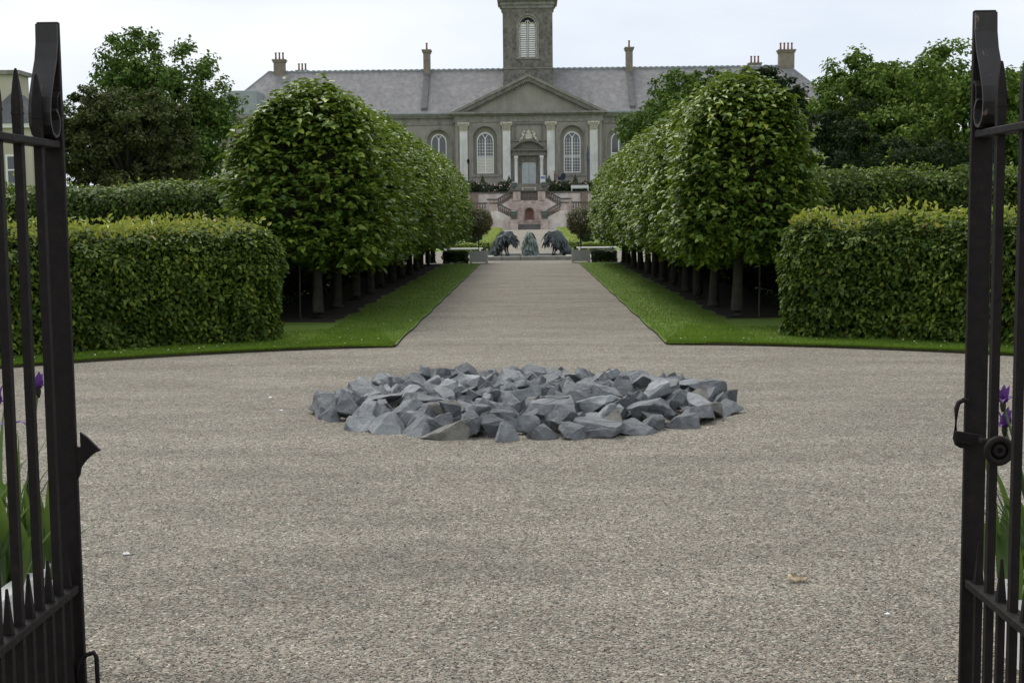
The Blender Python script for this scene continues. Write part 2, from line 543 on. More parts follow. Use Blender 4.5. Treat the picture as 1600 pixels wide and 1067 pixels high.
def rbox_sample(n, hx, hy, hz, r, g, faces=(1, 1, 1, 1, 1, 0.15)):
    """points and normals on a rounded box centred at 0; faces weights -x +x -y +y +z -z"""
    A = np.array([hy * hz, hy * hz, hx * hz, hx * hz, hx * hy, hx * hy]) * np.array(faces)
    f = g.choice(6, n, p=A / A.sum())
    u, v = g.uniform(-1, 1, n), g.uniform(-1, 1, n)
    P = np.empty((n, 3))
    ax = np.array([0, 0, 1, 1, 2, 2])[f]
    sg = np.array([-1, 1, -1, 1, 1, -1])[f]
    h = np.array([hx, hy, hz])
    for a in range(3):
        m = ax == a
        o = [k for k in range(3) if k != a]
        P[m, a] = sg[m] * h[a]
        P[m, o[0]] = u[m] * h[o[0]]
        P[m, o[1]] = v[m] * h[o[1]]
    return rbox_map(P, h, r)


def rbox_map(P, h, r):
    r = np.minimum(r, h.min() * 0.98)
    inner = np.clip(P, -(h - r), h - r)
    N = nrm(P - inner)
    return inner + N * r, N


def core_box(h, r, shrink, div=10, warp=None):
    """solid inner mass for twigs and the shade among them: a rounded box"""
    bm = bmesh.new()
    bmesh.ops.create_cube(bm, size=2)
    bmesh.ops.subdivide_edges(bm, edges=bm.edges[:], cuts=div, use_grid_fill=True)
    V = np.array([v.co for v in bm.verts]) * h
    V, N = rbox_map(V, np.array(h), r)
    V = V - N * shrink
    bm.faces.ensure_lookup_table()
    F = np.array([[v.index for v in f.verts] for f in bm.faces])
    bm.free()
    return V, F


def join_quads(parts):
    Vs, Fs, Ms, o = [], [], [], 0
    for V, F, m in parts:
        Vs.append(V)
        Fs.append(F + o)
        Ms.append(np.full(len(F), m))
        o += len(V)
    return np.concatenate(Vs), np.concatenate(Fs), np.concatenate(Ms)

# ================================================================== THE SETTING
def sheet(name, pts, z, mat, kind='structure', side=None, z0=0.0):
    bm = bmesh.new()
    top = [bm.verts.new((x, y, z)) for x, y in pts]
    f = bm.faces.new(top)
    if f.normal.z < 0:
        f.normal_flip()
    mats = [mat]
    if side:
        mats.append(side)
        low = [bm.verts.new((x, y, z0)) for x, y in pts]
        for i in range(len(pts)):
            j = (i + 1) % len(pts)
            q = bm.faces.new((top[i], top[j], low[j], low[i]))
            q.material_index = 1
    o = obj(name, bm, mats)
    o['kind'] = kind
    return o


sheet('ground', [(-2500, -300), (2500, -300), (2500, 4000), (-2500, 4000)], -0.03, 'grass')
# round gravel court, the walk and the far gravel in one sheet
CY, CR = 7.7, 8.8                       # centre and radius of the round court
gp = [(-15, -12), (15, -12), (15, 19), (2.6, 19), (2.6, 45.5), (7, 45.5), (7, 63), (3.9, 63), (5.4, 178), (-5.4, 178), (-3.9, 63), (-7, 63), (-7, 45.5), (-2.6, 45.5), (-2.6, 19), (-15, 19)]
sheet('gravel_path', gp, 0.0, 'gravel')

EDGE = 1.70                             # half width of the walk


def lawn_outline(s):
    a0 = math.asin(EDGE / CR)
    arc = [(CR * math.sin(a), CY + CR * math.cos(a)) for a in np.linspace(a0, 1.75, 40)]
    wig = lambda k: 0.012 * math.sin(k * 1.7) + 0.008 * math.sin(k * 4.1)
    pts = [(EDGE + wig(y * 1.3), y) for y in np.linspace(45.4, arc[0][1] + 0.15, 50)]
    pts += [(x + wig(i) * 0.7, y + wig(i * 1.3)) for i, (x, y) in enumerate(arc)]
    pts += [(14.9, arc[-1][1]), (14.9, 45.4)]
    return [(s * x, y) for x, y in pts]


for s in (-1, 1):
    sheet('lawn', lawn_outline(s), 0.028, 'grass', side='soil_edge', z0=-0.01)
    bed = [(s * (2.98 + 0.06 * math.sin(i * 2.1) + 0.04 * math.sin(i * 0.9)), y) for i, y in enumerate(np.linspace(20.0, 45.2, 60))]
    sheet('planting_bed', bed + [(s * 4.9, 45.2), (s * 4.6, 20.3)], 0.036, 'soil')


# grass blades along the lawns (nearest part), one mass per lawn
def lawn_blades(s):
    g = np.random.default_rng(50 + s)
    n = 95000
    a0 = math.asin(EDGE / CR)
    Y1 = 16.2 + 28.5 * g.random(n) ** 1.7
    X1 = g.uniform(EDGE + 0.01, 2.9, n)
    k = n * 55 // 100
    a = g.uniform(a0, 0.80, k)
    r = CR + 0.01 + 2.6 * g.random(k) ** 1.5
    X1[:k], Y1[:k] = r * np.sin(a), CY + r * np.cos(a)
    edge = g.random(n) < 0.12                      # ragged fringe on the cut edge
    ae = g.uniform(a0, 0.8, n)
    X1 = np.where(edge, CR * np.sin(ae), X1)
    Y1 = np.where(edge, CY + CR * np.cos(ae), Y1)
    P = np.stack([s * X1, Y1, np.full(n, 0.026)], 1)
    h = g.uniform(0.015, 0.042, n)
    lean = g.normal(size=(n, 2)) * 0.014
    w = g.normal(size=(n, 2))
    w = w / np.linalg.norm(w, axis=1, keepdims=True) * 0.0032
    z = np.zeros(n)
    V = np.stack([P + np.c_[w, z], P - np.c_[w, z], P + np.c_[lean, h]], 1).reshape(-1, 3)
    F = np.arange(n * 3).reshape(-1, 3)
    o = bpy.data.objects.new('grass', mesh_np('grass', V, F, ['grass_blade']))
    C.objects.link(o)
    o['kind'] = 'stuff'
    o['label'] = 'short mown grass of the %s lawn beside the gravel walk' % ('left' if s < 0 else 'right')
    o['category'] = 'grass'
    # daisies and fallen scraps
    n2 = 110
    Y = 16.6 + 26 * g.random(n2) ** 1.2
    X = g.uniform(EDGE + 0.1, 2.9, n2)
    k2 = 70
    aa, rr = g.uniform(a0, 0.75, k2), g.uniform(CR + .15, CR + 0.85, k2)
    X[:k2], Y[:k2] = rr * np.sin(aa), CY + rr * np.cos(aa)
    P = np.stack([s * X, Y, np.full(n2, 0.05)], 1)
    V, F = leaves(P, np.tile([0, 0, 1.0], (n2, 1)), g.uniform(0.014, 0.032, n2), 0.8, 0.0, 0.3, 0.5, g, 4)
    o = bpy.data.objects.new('fallen_petals', mesh_np('fallen_petals', V, F, ['daisy']))
    C.objects.link(o)
    o['kind'] = 'stuff'
    o['label'] = 'pale daisies and fallen petals on the %s lawn' % ('left' if s < 0 else 'right')
    o['category'] = 'petals'


M['daisy'] = mottled('daisy_petal', (0.55, 0.52, 0.36), (0.70, 0.68, 0.58), 0.8, 0.8)
for s in (-1, 1):
    lawn_blades(s)

# loose pebbles lying on the near gravel
def pebbles():
    g = np.random.default_rng(99)
    n = 52000
    Y = 3.9 + 7.0 * g.random(n) ** 1.7
    X = g.uniform(-1, 1, n) * (0.42 * Y + 0.25)
    r = g.uniform(0.0022, 0.0046, n) * (1 + 0.9 * (g.random(n) < 0.01))
    o6 = np.array([[1, 0, 0], [0, 1, 0], [-1, 0, 0], [0, -1, 0], [0, 0, 1], [0, 0, -1]], float)
    a = g.uniform(0, 6.28, n)
    sc = g.uniform(0.7, 1.4, (n, 6, 1)) * r[:, None, None]
    V = np.tile(o6, (n, 1, 1)) * sc
    V[..., 2] *= 0.7
    c, s_ = np.cos(a)[:, None], np.sin(a)[:, None]
    V = np.stack([V[..., 0] * c - V[..., 1] * s_, V[..., 0] * s_ + V[..., 1] * c, V[..., 2]], -1)
    V += np.stack([X, Y, r * 0.45], 1)[:, None, :]
    fs = np.array([[0, 1, 4], [1, 2, 4], [2, 3, 4], [3, 0, 4], [1, 0, 5], [2, 1, 5], [3, 2, 5], [0, 3, 5]])
    F = (np.arange(n)[:, None, None] * 6 + fs[None]).reshape(-1, 3)
    o = bpy.data.objects.new('loose_gravel', mesh_np('loose_gravel', V.reshape(-1, 3), F, ['pebble']))
    C.objects.link(o)
    o['kind'] = 'stuff'
    o['label'] = 'loose beige and grey pebbles on the court by the gate'
    o['category'] = 'gravel'


pebbles()

# ================================================================== HEDGES
def hedge(name, label, hx, hy, hz, r, n, leaf, mat, loc, rotz=0.0, seed=1, warp=None, young=0.0, group=None, bump=0.05,
          faces=(1, 1, 1, 1, 1, 0.02), core_r=None, shape=6, deep=0.10, shrink=0.17, young_leaf=None, clumps=0.05):
    g = np.random.default_rng(seed)
    P, N = rbox_sample(n, hx, hy, hz, r, g, faces)
    ph = P + np.array([hx, hy, 0]) * 0
    off = wob(ph, 2.6, seed, 3) * bump - np.abs(g.normal(size=n)) * deep
    cl = wob(ph, 9.0, seed + 5, 2)                   # small clumps with gaps between them
    off += cl * clumps
    P = P + N * off[:, None]
    V, F = leaves(P, N, leaf, 0.6, 0.55, 1.0, 0.6, g, shape)
    parts = [(V, F, 0)]
    Vc, Fc = core_box((hx, hy, hz), r, shrink)
    Nc = max(1, int(hx * 3))
    if young:
        m = int(n * young)
        P2, N2 = rbox_sample(m * 2, hx, hy, hz, r, g, (0, 0, 0, 0, 1, 0))
        P2 = P2[:m] + np.c_[np.zeros((m, 2)), g.uniform(-0.02, 0.05, m) + 0.10 * (g.random(m) < 0.12)]
        P2[:, 2] += wob(P2, 2.6, seed, 3) * bump
        keep = wob(P2, 3.2, seed + 9, 3) + g.normal(size=m) * .35 > -.25
        P2, N2 = P2[keep], N2[:m][keep]
        m = len(P2)
        up = nrm(np.c_[g.normal(size=(m, 2)) * 0.55, np.ones(m)])
        V2, F2 = leaves(P2, nrm(N2[:m] + g.normal(size=(m, 3)) * 0.9), young_leaf or leaf, 0.5, 0, 0.1, 0.9, g, shape, dirn=up)
        parts.append((V2, F2, 1))
    parts.append((Vc, Fc, 2))
    V, F, fm = join_quads(parts)
    V[:, 2] += hz
    if warp:
        V = warp(V)
    o = bpy.data.objects.new(name, None)
    C.objects.link(o)
    o.location = loc
    o.rotation_euler.z = rotz
    tag(o, label, 'hedge', group)
    f = bpy.data.objects.new('foliage', mesh_np('foliage', V, F, [mat, 'young_leaf', 'twig'], fm))
    C.objects.link(f)
    f.parent = o
    return o


# arc hedges: from 20 to 67 degrees off the axis, front face at radius 9.75
for s, lab in ((-1, 'low clipped beech hedge curving along the left of the court'), (1, 'low clipped beech hedge curving along the right of the court')):
    def w(V, s=s):
        Rm = 10.7
        u = V[:, 0]
        a = (42.7 * math.pi / 180) + u / Rm
        r = Rm + V[:, 1]
        return np.stack([s * r * np.sin(a), CY + r * np.cos(a), V[:, 2] * (1.0 if s < 0 else 1.01)], 1)
    hedge('beech_hedge', lab, 4.4, 0.95, 0.87, 0.42, 90000, 0.076, 'beech_leaf', (0, 0, -0.24), 0, 11 + s, w, 0.07, 'low beech hedges round the court', 0.075,
          faces=(1.3, 0.3, 1.15, 0.12, 0.75, 0.0), deep=0.13, clumps=0.085, shrink=0.24)

for s, lab in ((-1, 'tall beech hedge behind the low hedge at left'), (1, 'tall beech hedge behind the low hedge at right')):
    hedge('tall_hedge', lab, 5.8, 0.8, 1.15 if s < 0 else 1.22, 0.32, 42000, 0.095, 'beech_leaf', (s * 10.9, 26.8, 0.03), 0, 21 + s, None, 0.006, 'tall beech hedges', 0.15,
          faces=(1, 1, 1, 0.05, 0.8, 0), shape=4, deep=0.12, clumps=0.09, shrink=0.28)
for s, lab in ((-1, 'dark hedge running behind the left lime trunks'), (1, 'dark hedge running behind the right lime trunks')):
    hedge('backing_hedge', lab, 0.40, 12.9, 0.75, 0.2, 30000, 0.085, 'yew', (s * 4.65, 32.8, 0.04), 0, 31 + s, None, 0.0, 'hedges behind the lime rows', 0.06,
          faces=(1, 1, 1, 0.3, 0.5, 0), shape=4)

# ================================================================== PLEACHED LIMES
def crown_taper(P, hz):
    k = np.clip(P[:, 2] / hz * .8 + .2, 0, 1.1) ** 2
    lo = np.clip(-P[:, 2] / hz, 0, 1) ** 2
    return np.stack([P[:, 0] * (1 - .50 * k - .05 * lo), P[:, 1] * (1 - .24 * k), P[:, 2]], 1)


def lime_crown(seed, hx, hy, hz, r, ncl, per, lsize):
    g = np.random.default_rng(seed)
    P, N = rbox_sample(ncl, hx, hy, hz, r, g, (1, 1, 1, 1, 1, 0.45))
    off = wob(P, 1.9, seed, 3) * 0.13 + wob(P, 5.5, seed + 3, 2) * 0.12 - np.abs(g.normal(size=ncl)) * 0.21 + 0.13 * (g.random(ncl) < 0.10)
    P = crown_taper(P + N * off[:, None], hz)
    # each shoot carries a fan of leaves that hang from its tip
    Pi = np.repeat(P, per, 0)
    Ni = np.repeat(N, per, 0)
    shoot = np.repeat(nrm(N + np.array([0, 0, 0.25]) + g.normal(size=(ncl, 3)) * 0.35), per, 0)
    t = np.tile(np.linspace(0, 1, per), ncl)
    n = len(Pi)
    Pi = Pi + shoot * (t[:, None] - 0.6) * 0.20 + g.normal(size=(n, 3)) * 0.018
    az = np.tile(np.arange(per) * 2.4, ncl) + np.repeat(g.uniform(0, 6.28, ncl), per)
    a = nrm(np.cross(shoot, np.array([0.3, 0.2, 1.0])))
    b = np.cross(shoot, a)
    side = a * np.cos(az)[:, None] + b * np.sin(az)[:, None]
    d = nrm(side * 0.9 + shoot * 0.55 + np.array([0, 0, -0.55]) + g.normal(size=(n, 3)) * 0.18)
    V, F = leaves(Pi, Ni, lsize, 0.66, 0.5, 1.7, 0.66, g, 6, dirn=d)
    Vc, Fc = core_box((hx, hy, hz), r, 0.55, 8)
    Vc = crown_taper(Vc, hz)
    return join_quads([(V, F, 0), (Vc, Fc, 1)])


def make_trunk(seed, h=1.5, r=0.078):
    g = random.Random(seed)
    bm = bmesh.new()
    dx, dy = g.uniform(-.04, .04), g.uniform(-.04, .04)
    tube(bm, [(0, 0, 0), (0.0, 0, 0.08), (dx * .4, dy * .4, 0.5), (dx, dy, 1.0), (dx * 1.3, dy, h), (dx, dy * 1.5, h + 1.1)],
         [r * 1.7, r * 1.22, r * 1.02, r * 0.95, r * .85, r * .4], 9)
    for k in range(7):
        a = k * 2.4 + g.uniform(-.4, .4)
        z = h - 0.25 + k * 0.16
        tube(bm, [(dx, dy, z), (dx + .4 * math.cos(a), dy + .4 * math.sin(a), z + .22), (dx + .85 * math.cos(a), dy + .85 * math.sin(a), z + .36)], [r * .45, r * .3, r * .12], 5)
    me = bpy.data.meshes.new('trunk')
    bmesh.ops.recalc_face_normals(bm, faces=bm.faces[:])
    bm.to_mesh(me)
    bm.free()
    me.materials.append(M['bark'])
    me.shade_smooth()
    return me


crown_meshes = []
for i, (hx, hy, hz) in enumerate(((1.18, 1.24, 1.33), (1.17, 1.34, 1.33), (1.16, 1.36, 1.31), (1.19, 1.32, 1.34))):
    V, F, fm = lime_crown(60 + i, hx, hy, hz, 0.6, 3900, 8, 0.108)
    crown_meshes.append(mesh_np('crown', V, F, ['lime_leaf', 'twig'], fm))
trunk_meshes = [make_trunk(i) for i in range(4)]
ORD = ['nearest', 'second', 'third', 'fourth', 'fifth', 'sixth', 'seventh', 'eighth', 'ninth', 'tenth', 'eleventh', 'farthest']
for s in (-1, 1):
    for i in range(12):
        y = (20.9 if s < 0 else 20.4) + i * (2.24 if s < 0 else 2.18)
        x = s * (3.38 if s < 0 else 3.20) + random.uniform(-.04, .04)
        side = 'left' if s < 0 else 'right'
        if i == 0:
            lab = 'nearest clipped lime tree of the %s row with full rounded crown' % side
        else:
            lab = '%s clipped lime tree from the court in the %s row' % (ORD[i], side)
        t = thing('lime_tree', lab, 'tree', (x, y, 0.05), 'clipped limes in the %s row' % side)
        tr = bpy.data.objects.new('trunk', trunk_meshes[i % 4])
        C.objects.link(tr)
        tr.parent = t
        tr.rotation_euler.z = random.uniform(0, 6.28)
        k = 0 if i == 0 else 1 + (i * 2 + (s > 0)) % 3
        cr = bpy.data.objects.new('crown', crown_meshes[k])
        C.objects.link(cr)
        cr.parent = t
        wide = 1.05 if s < 0 else 0.88
        cr.location = (0, 0, (2.14 if i == 0 else 2.19) + random.uniform(-.03, .03) - 0.006 * i)
        cr.scale = (wide * random.uniform(.97, 1.03), random.uniform(.98, 1.05), (1.02 if s < 0 else 0.99) * random.uniform(.975, 1.025))
        cr.rotation_euler.z = (0 if (i + (s > 0)) % 2 == 0 else math.pi)
for (x, y, lab) in ((-3.62, 20.55, 'thin dark stake left of the nearest left lime trunk'), (3.52, 20.2, 'thin dark stake right of the nearest right lime trunk')):
    bm = bmesh.new()
    tube(bm, [(x, y, 0.0), (x + .01, y, 0.9), (x + .015, y, 1.7)], [0.014, 0.014, 0.012], 6)
    tag(obj('tree_stake', bm, 'bark'), lab, 'stake')

# ================================================================== BACKGROUND TREES
def big_tree(name, label, base, lobes, n, leaf, mat, seed, trunk_r=0.35, group=None, clump=0.7, thin=0.0):
    """lobes: (dx, dy, z, rx, ry, rz). Foliage: leaf sprays gathered in clumps on each lobe"""
    g = np.random.default_rng(seed)
    t = thing(name, label, 'tree', base, group)
    A = np.array([l[3] * l[5] for l in lobes])
    cnt = (n * A / A.sum()).astype(int)
    parts = []
    for l, c in zip(lobes, cnt):
        c0 = np.array(l[:3])
        rr = np.array(l[3:])
        ncl = max(12, int(A[lobes.index(l)] * 9))
        cd = nrm(g.normal(size=(ncl, 3)))
        cc = c0 + cd * rr * g.uniform(0.62, 1.04, (ncl, 1))
        k = g.integers(0, ncl, c)
        cr = g.uniform(0.35, 1.0, ncl) * clump
        q = nrm(g.normal(size=(c, 3)))
        P = cc[k] + q * (cr[k] * g.random(c) ** 0.45)[:, None] * np.array([1, 1, 0.72])
        N = nrm(q * 0.8 + cd[k] * 0.6 + np.array([0, 0, 0.2]))
        V, F = leaves(P, N, leaf, 0.7, 0.4, 0.4, 0.7, g, 4)
        parts.append((V, F, 0))
    V, F, fm = join_quads(parts)
    cr = bpy.data.objects.new('crown', mesh_np('crown', V, F, [mat], fm))
    C.objects.link(cr)
    cr.parent = t
    bm = bmesh.new()
    top = max(l[2] for l in lobes)
    tube(bm, [(0, 0, -0.1), (0, 0, .4), (.1, 0, top * .35), (0, .1, top * .7), (0, 0, top)], [trunk_r * 1.5, trunk_r * 1.1, trunk_r * .9, trunk_r * .6, trunk_r * .15], 8)
    for l in lobes:
        z0 = min(l[2] * 0.55, top * .6)
        tube(bm, [(0, 0, z0), (l[0] * .5, l[1] * .5, (z0 + l[2]) * .52), (l[0], l[1], l[2])], [trunk_r * .5, trunk_r * .32, trunk_r * .12], 6)
    o = obj('trunk', bm, 'bark', None, True)
    o.parent = t
    return t


def rand_lobes(seed, rx, rz, zc, k, lobe, ry=None, flat=0.8):
    g = random.Random(seed)
    out = []
    for i in range(k):
        a = i * 2.399 + g.uniform(-.3, .3)
        f = math.sqrt((i + .5) / k)
        el = g.uniform(-1, 1)
        w = math.sqrt(max(0, 1 - el * el * .8))
        L = lobe * g.uniform(.75, 1.2)
        out.append((rx * .68 * w * math.cos(a), (ry or rx) * .68 * w * math.sin(a), zc + rz * .70 * el, L, L, L * flat))
    out.append((0, 0, zc, rx * .55, rx * .5, rz * .55))
    return out


big_tree('broadleaf_tree', 'tall green tree rising behind the dull round tree at left', (-25.6, 92, 0), rand_lobes(33, 5.3, 7.3, 8.5, 34, 1.8), 48000, 0.30, 'far_green', 71, 0.34, clump=0.95)
big_tree('evergreen_oak', 'dull olive round evergreen tree above the tall left hedge', (-23.8, 78, 0), rand_lobes(4, 4.3, 4.6, 5.2, 30, 1.75) + [(-2.6, -.5, 2.0, 2.2, 2, 1.8), (2.2, -.5, 2.0, 2.2, 2, 1.8), (0, -1.5, 1.8, 2.2, 2, 1.8), (-4.2, 0, 2.2, 1.6, 1.6, 1.8)], 70000, 0.21, 'holm', 72, 0.36, clump=0.6)
big_tree('broadleaf_tree', 'green tree with open crown at right beyond the tall hedge', (21.9, 82, 0), rand_lobes(5, 4.6, 5.0, 6.8, 24, 1.75), 38000, 0.27, 'horse_chestnut', 73, 0.34, 'green trees beyond the right hedge', 0.85)
big_tree('broadleaf_tree', 'full leafy green tree beside the right gate leaf', (23.0, 69, 0), rand_lobes(6, 4.3, 4.8, 5.6, 24, 1.75), 40000, 0.25, 'horse_chestnut', 74, 0.34, 'green trees beyond the right hedge', 0.8)
big_tree('broadleaf_tree', 'bright green tree seen behind the bars of the right gate', (29.2, 72, 0), rand_lobes(7, 4.2, 4.8, 6.0, 20, 1.8), 30000, 0.26, 'horse_chestnut', 75, 0.34, 'green trees beyond the right hedge', 0.8)
big_tree('yew_tree', 'very dark evergreen behind the nearest right lime', (16.6, 74, 0), rand_lobes(8, 3.0, 3.9, 4.3, 12, 1.7), 26000, 0.20, 'yew', 76, 0.25, clump=0.6)
big_tree('yew_tree', 'dark evergreen low between the right green trees and tall hedge', (20.0, 66, 0), rand_lobes(18, 3.0, 2.6, 2.9, 12, 1.5), 18000, 0.20, 'yew', 86, 0.25, clump=0.6)
big_tree('broadleaf_tree', 'dark green tree overlapping the right end window of the house', (14.6, 122, 0), rand_lobes(9, 6.2, 5.9, 9.6, 19, 2.4), 38000, 0.36, 'far_green', 77, 0.34, clump=1.0)
big_tree('pine_tree', 'flat topped dark tree behind the nearest right lime crown', (23.2, 132, 0), [(0, 0, 14.5, 3.0, 2.4, 1.5), (-2.4, 0, 13.8, 2.0, 2.0, 1.5), (2.4, 0, 13.6, 2.0, 2.0, 1.5), (2.6, 0, 12.2, 2.2, 2, 1.6), (3.3, 0, 10.6, 1.9, 2, 1.6), (1, 0, 11, 2.4, 2, 1.6), (-1.4, 0, 10.8, 2.4, 2, 1.6)], 16000, 0.32, 'yew', 78, 0.3, clump=0.9)
big_tree('broadleaf_tree', 'small tree by the pale house left of the main building', (-34.2, 128, 0), rand_lobes(13, 1.8, 2.4, 4.6, 8, 1.1), 7000, 0.3, 'far_green', 79, 0.2, clump=0.7)

# ================================================================== MAIN BUILDING  (front wall plane Y = 190)
FY = 190.0
TZ = 6.25                                # level of the ground in front of the building
BZ = lambda d: 1.6 + d * 0.0927          # survey height -> metres
BX = lambda d: d * 0.0927

house = thing('main_building', 'long grey building with pediment, clock-tower stump and slate roof', 'building', (0, FY, TZ))
house['label'] = 'long grey classical building with pediment, stone tower and slate roof'


def arch_pts(xc, w, zs, n=14):
    return [(xc + w * math.cos(a), zs + w * math.sin(a)) for a in np.linspace(math.pi, 0, n + 1)]


def wall_with_arches(bm, x0, x1, z0, z1, y0, y1, openings):
    """openings: (xc, half width, sill z, spring z), sorted"""
    cur = x0
    for xc, w, zs, zp in openings:
        box(bm, cur, xc - w, y0, y1, z0, z1)
        box(bm, xc - w, xc + w, y0, y1, z0, zs)
        A = arch_pts(xc, w, zp)
        for (ax, az), (bx, bz) in zip(A[:-1], A[1:]):
            prism_y(bm, [(ax, az), (bx, bz), (bx, z1), (ax, z1)], y0, y1)
        cur = xc + w
    box(bm, cur, x1, y0, y1, z0, z1)


def arch_band(bm, xc, w, t, zs, zp, y0, y1, n=14):
    """moulded architrave: jambs plus arch ring"""
    box(bm, xc - w - t, xc - w, y0, y1, zs, zp)
    box(bm, xc + w, xc + w + t, y0, y1, zs, zp)
    A, B = arch_pts(xc, w, zp, n), arch_pts(xc, w + t, zp, n)
    for i in range(n):
        prism_y(bm, [A[i], A[i + 1], B[i + 1], B[i]], y0, y1)


EAVE = BZ(160)
side_x = [BX(139.5) + k * BX(75) for k in range(4)]
# pediment block stands 1 m forward of the wings
bm = bmesh.new()
rec_w, sill, spring = BX(18.5), BZ(66), BZ(121.5)
wall_with_arches(bm, -BX(113), BX(113), TZ - .6, BZ(146), FY - 1.0, FY - .4, [(-BX(67), rec_w, sill, spring), (BX(67), rec_w, sill, spring)])
box(bm, -BX(113), BX(113), FY - .399, FY - .1, TZ - .6, BZ(146))
for s in (-1, 1):
    ops = [(x, BX(18), BZ(66), BZ(118)) for x in side_x]
    if s > 0:
        wall_with_arches(bm, BX(113), 44.5, TZ - .6, BZ(143), FY, FY + .6, ops)
    else:
        wall_with_arches(bm, -44.5, -BX(113), TZ - .6, BZ(143), FY, FY + .6, [(-x, w, a, b) for x, w, a, b in ops[::-1]])
box(bm, -44.5, 44.5, FY + .601, FY + 14, TZ - .6, BZ(143))
wall = obj('wall', bm, 'render_wall', house)

for x0, x1 in ((-44.8, -BX(114)), (BX(114), 44.8)):   # eaves entablature of the wings
    bm = bmesh.new()
    box(bm, x0, x1, FY - .12, FY + 13.9, BZ(143.1), BZ(149))
    box(bm, x0, x1, FY - .06, FY + 13.9, BZ(149.02), BZ(154))
    box(bm, x0, x1, FY - .45, FY + 13.9, BZ(154.02), BZ(157))
    box(bm, x0, x1, FY - .65, FY + 13.9, BZ(157.02), EAVE)
    obj('eaves_cornice', bm, 'ashlar', house)

bm = bmesh.new()                          # entablature below the pediment
W = BX(115)
box(bm, -W, W, FY - 1.12, FY - .05, BZ(146.02), BZ(150))
box(bm, -W + .05, W - .05, FY - 1.04, FY - .05, BZ(150.02), BZ(156))
box(bm, -W - .15, W + .15, FY - 1.35, FY - .05, BZ(156.02), BZ(158.5))
box(bm, -W - .45, W + .45, FY - 1.75, FY - .05, BZ(158.52), BZ(161.5))
obj('entablature', bm, 'ashlar', house)
bm = bmesh.new()
for k in range(64):
    x = -W + .1 + k * (2 * W - .2) / 63
    box(bm, x - .085, x + .085, FY - 1.6, FY - 1.36, BZ(156.4), BZ(158.4))
obj('modillions', bm, 'ashlar', house, kind='stuff')

# pediment: tympanum and raking cornices
px, pz0, pz1 = BX(118), BZ(161.6), BZ(218)
bm = bmesh.new()
prism_y(bm, [(-px + 1.2, pz0), (px - 1.2, pz0), (0, pz1 - .75)], FY - .95, FY + 3)
ped = obj('pediment', bm, 'render_wall', house)
for s in (-1, 1):
    bm = bmesh.new()
    k = (pz1 - pz0) / px
    for t0, t1, yy in ((0.0, 0.42, 1.75), (0.44, 0.80, 1.45), (1.15, 1.32, 1.1)):
        prism_y(bm, [(s * (px - t1 / k), pz0), (s * (px - t0 / k), pz0), (0, pz1 - t0), (0, pz1 - t1)][:: s], FY - yy, FY + .3)
    obj('raking_cornice', bm, 'ashlar', ped)
    bm = bmesh.new()
    for i in range(34):
        f = (i + .5) / 34
        x, z = s * (px - .95 / k) * (1 - f), pz0 + (pz1 - .95 - pz0) * f
        box(bm, x - .09, x + .09, FY - 1.6, FY - .97, z - .09, z + .12)
    obj('raking_modillions', bm, 'ashlar', ped, kind='stuff')
bm = bmesh.new()                          # slated roof behind the pediment
for s in (-1, 1):
    prism_y(bm, [(0, pz1 + .02), (s * px, pz0 + .02), (s * px, pz0 - .1), (0, pz1 - .1)][:: -s], FY + .31, FY + 6)
obj('pediment_roof', bm, 'slate', house)


def capital(x, y, z0, z1, w, parent):
    g = random.Random(int(x * 100))
    bm = bmesh.new()
    h = z1 - z0
    box(bm, x - w * .5, x + w * .5, y - .12, y + .1, z0, z0 + h * .12)
    vs = box(bm, x - w * .46, x + w * .46, y - .10, y + .1, z0 + h * .121, z0 + h * .82)
    for v in vs[4:]:
        v.co.x = x + (v.co.x - x) * 1.3
        v.co.y = y + (v.co.y - y) * 1.5
    box(bm, x - w * .72, x + w * .72, y - .26, y + .1, z0 + h * .84, z1)
    for row, zz in enumerate((.16, .42, .66)):
        for i in range(5 - (row == 1)):
            f = (i + .5) / (5 - (row == 1)) - .5
            wx = w * (1.0 + .25 * row)
            vs = box(bm, x + f * wx - .08, x + f * wx + .08, y - .2 - .05 * row, y - .08, z0 + h * zz, z0 + h * (zz + .2))
            for v in (vs[4], vs[5]):
                v.co.y -= .10
    for s in (-1, 1):                     # volutes
        m = Matrix.Translation((x + s * w * .6, y - .22, z0 + h * .74)) @ Matrix.Rotation(math.pi / 2, 4, 'X')
        bmesh.ops.create_cone(bm, cap_ends=True, segments=8, radius1=.17, radius2=.13, depth=.2, matrix=m)
    return obj('capital', bm, 'capital', parent)


for i, d in enumerate((-100, -34, 34, 100)):
    x = BX(d)
    bm = bmesh.new()
    box(bm, x - .55, x + .55, FY - 1.22, FY - 1.003, TZ - .2, BZ(132))
    pil = obj('pilaster', bm, 'pale_stone', house)
    capital(x, FY - 1.12, BZ(132.05), BZ(145.8), 1.16, pil)
    bm = bmesh.new()
    box(bm, x - .72, x + .72, FY - 1.34, FY - 1.224, TZ - .3, TZ + .5)
    obj('pilaster_base', bm, 'ashlar', pil)
    bm = bmesh.new()                      # shallow backing strip of render beside the shaft
    for s in (-1, 1):
        box(bm, x + s * .95 - .15, x + s * .95 + .15, FY - 1.08, FY - 1.003, TZ - .2, BZ(145.8))
    obj('backing_strip', bm, 'render_wall', pil)


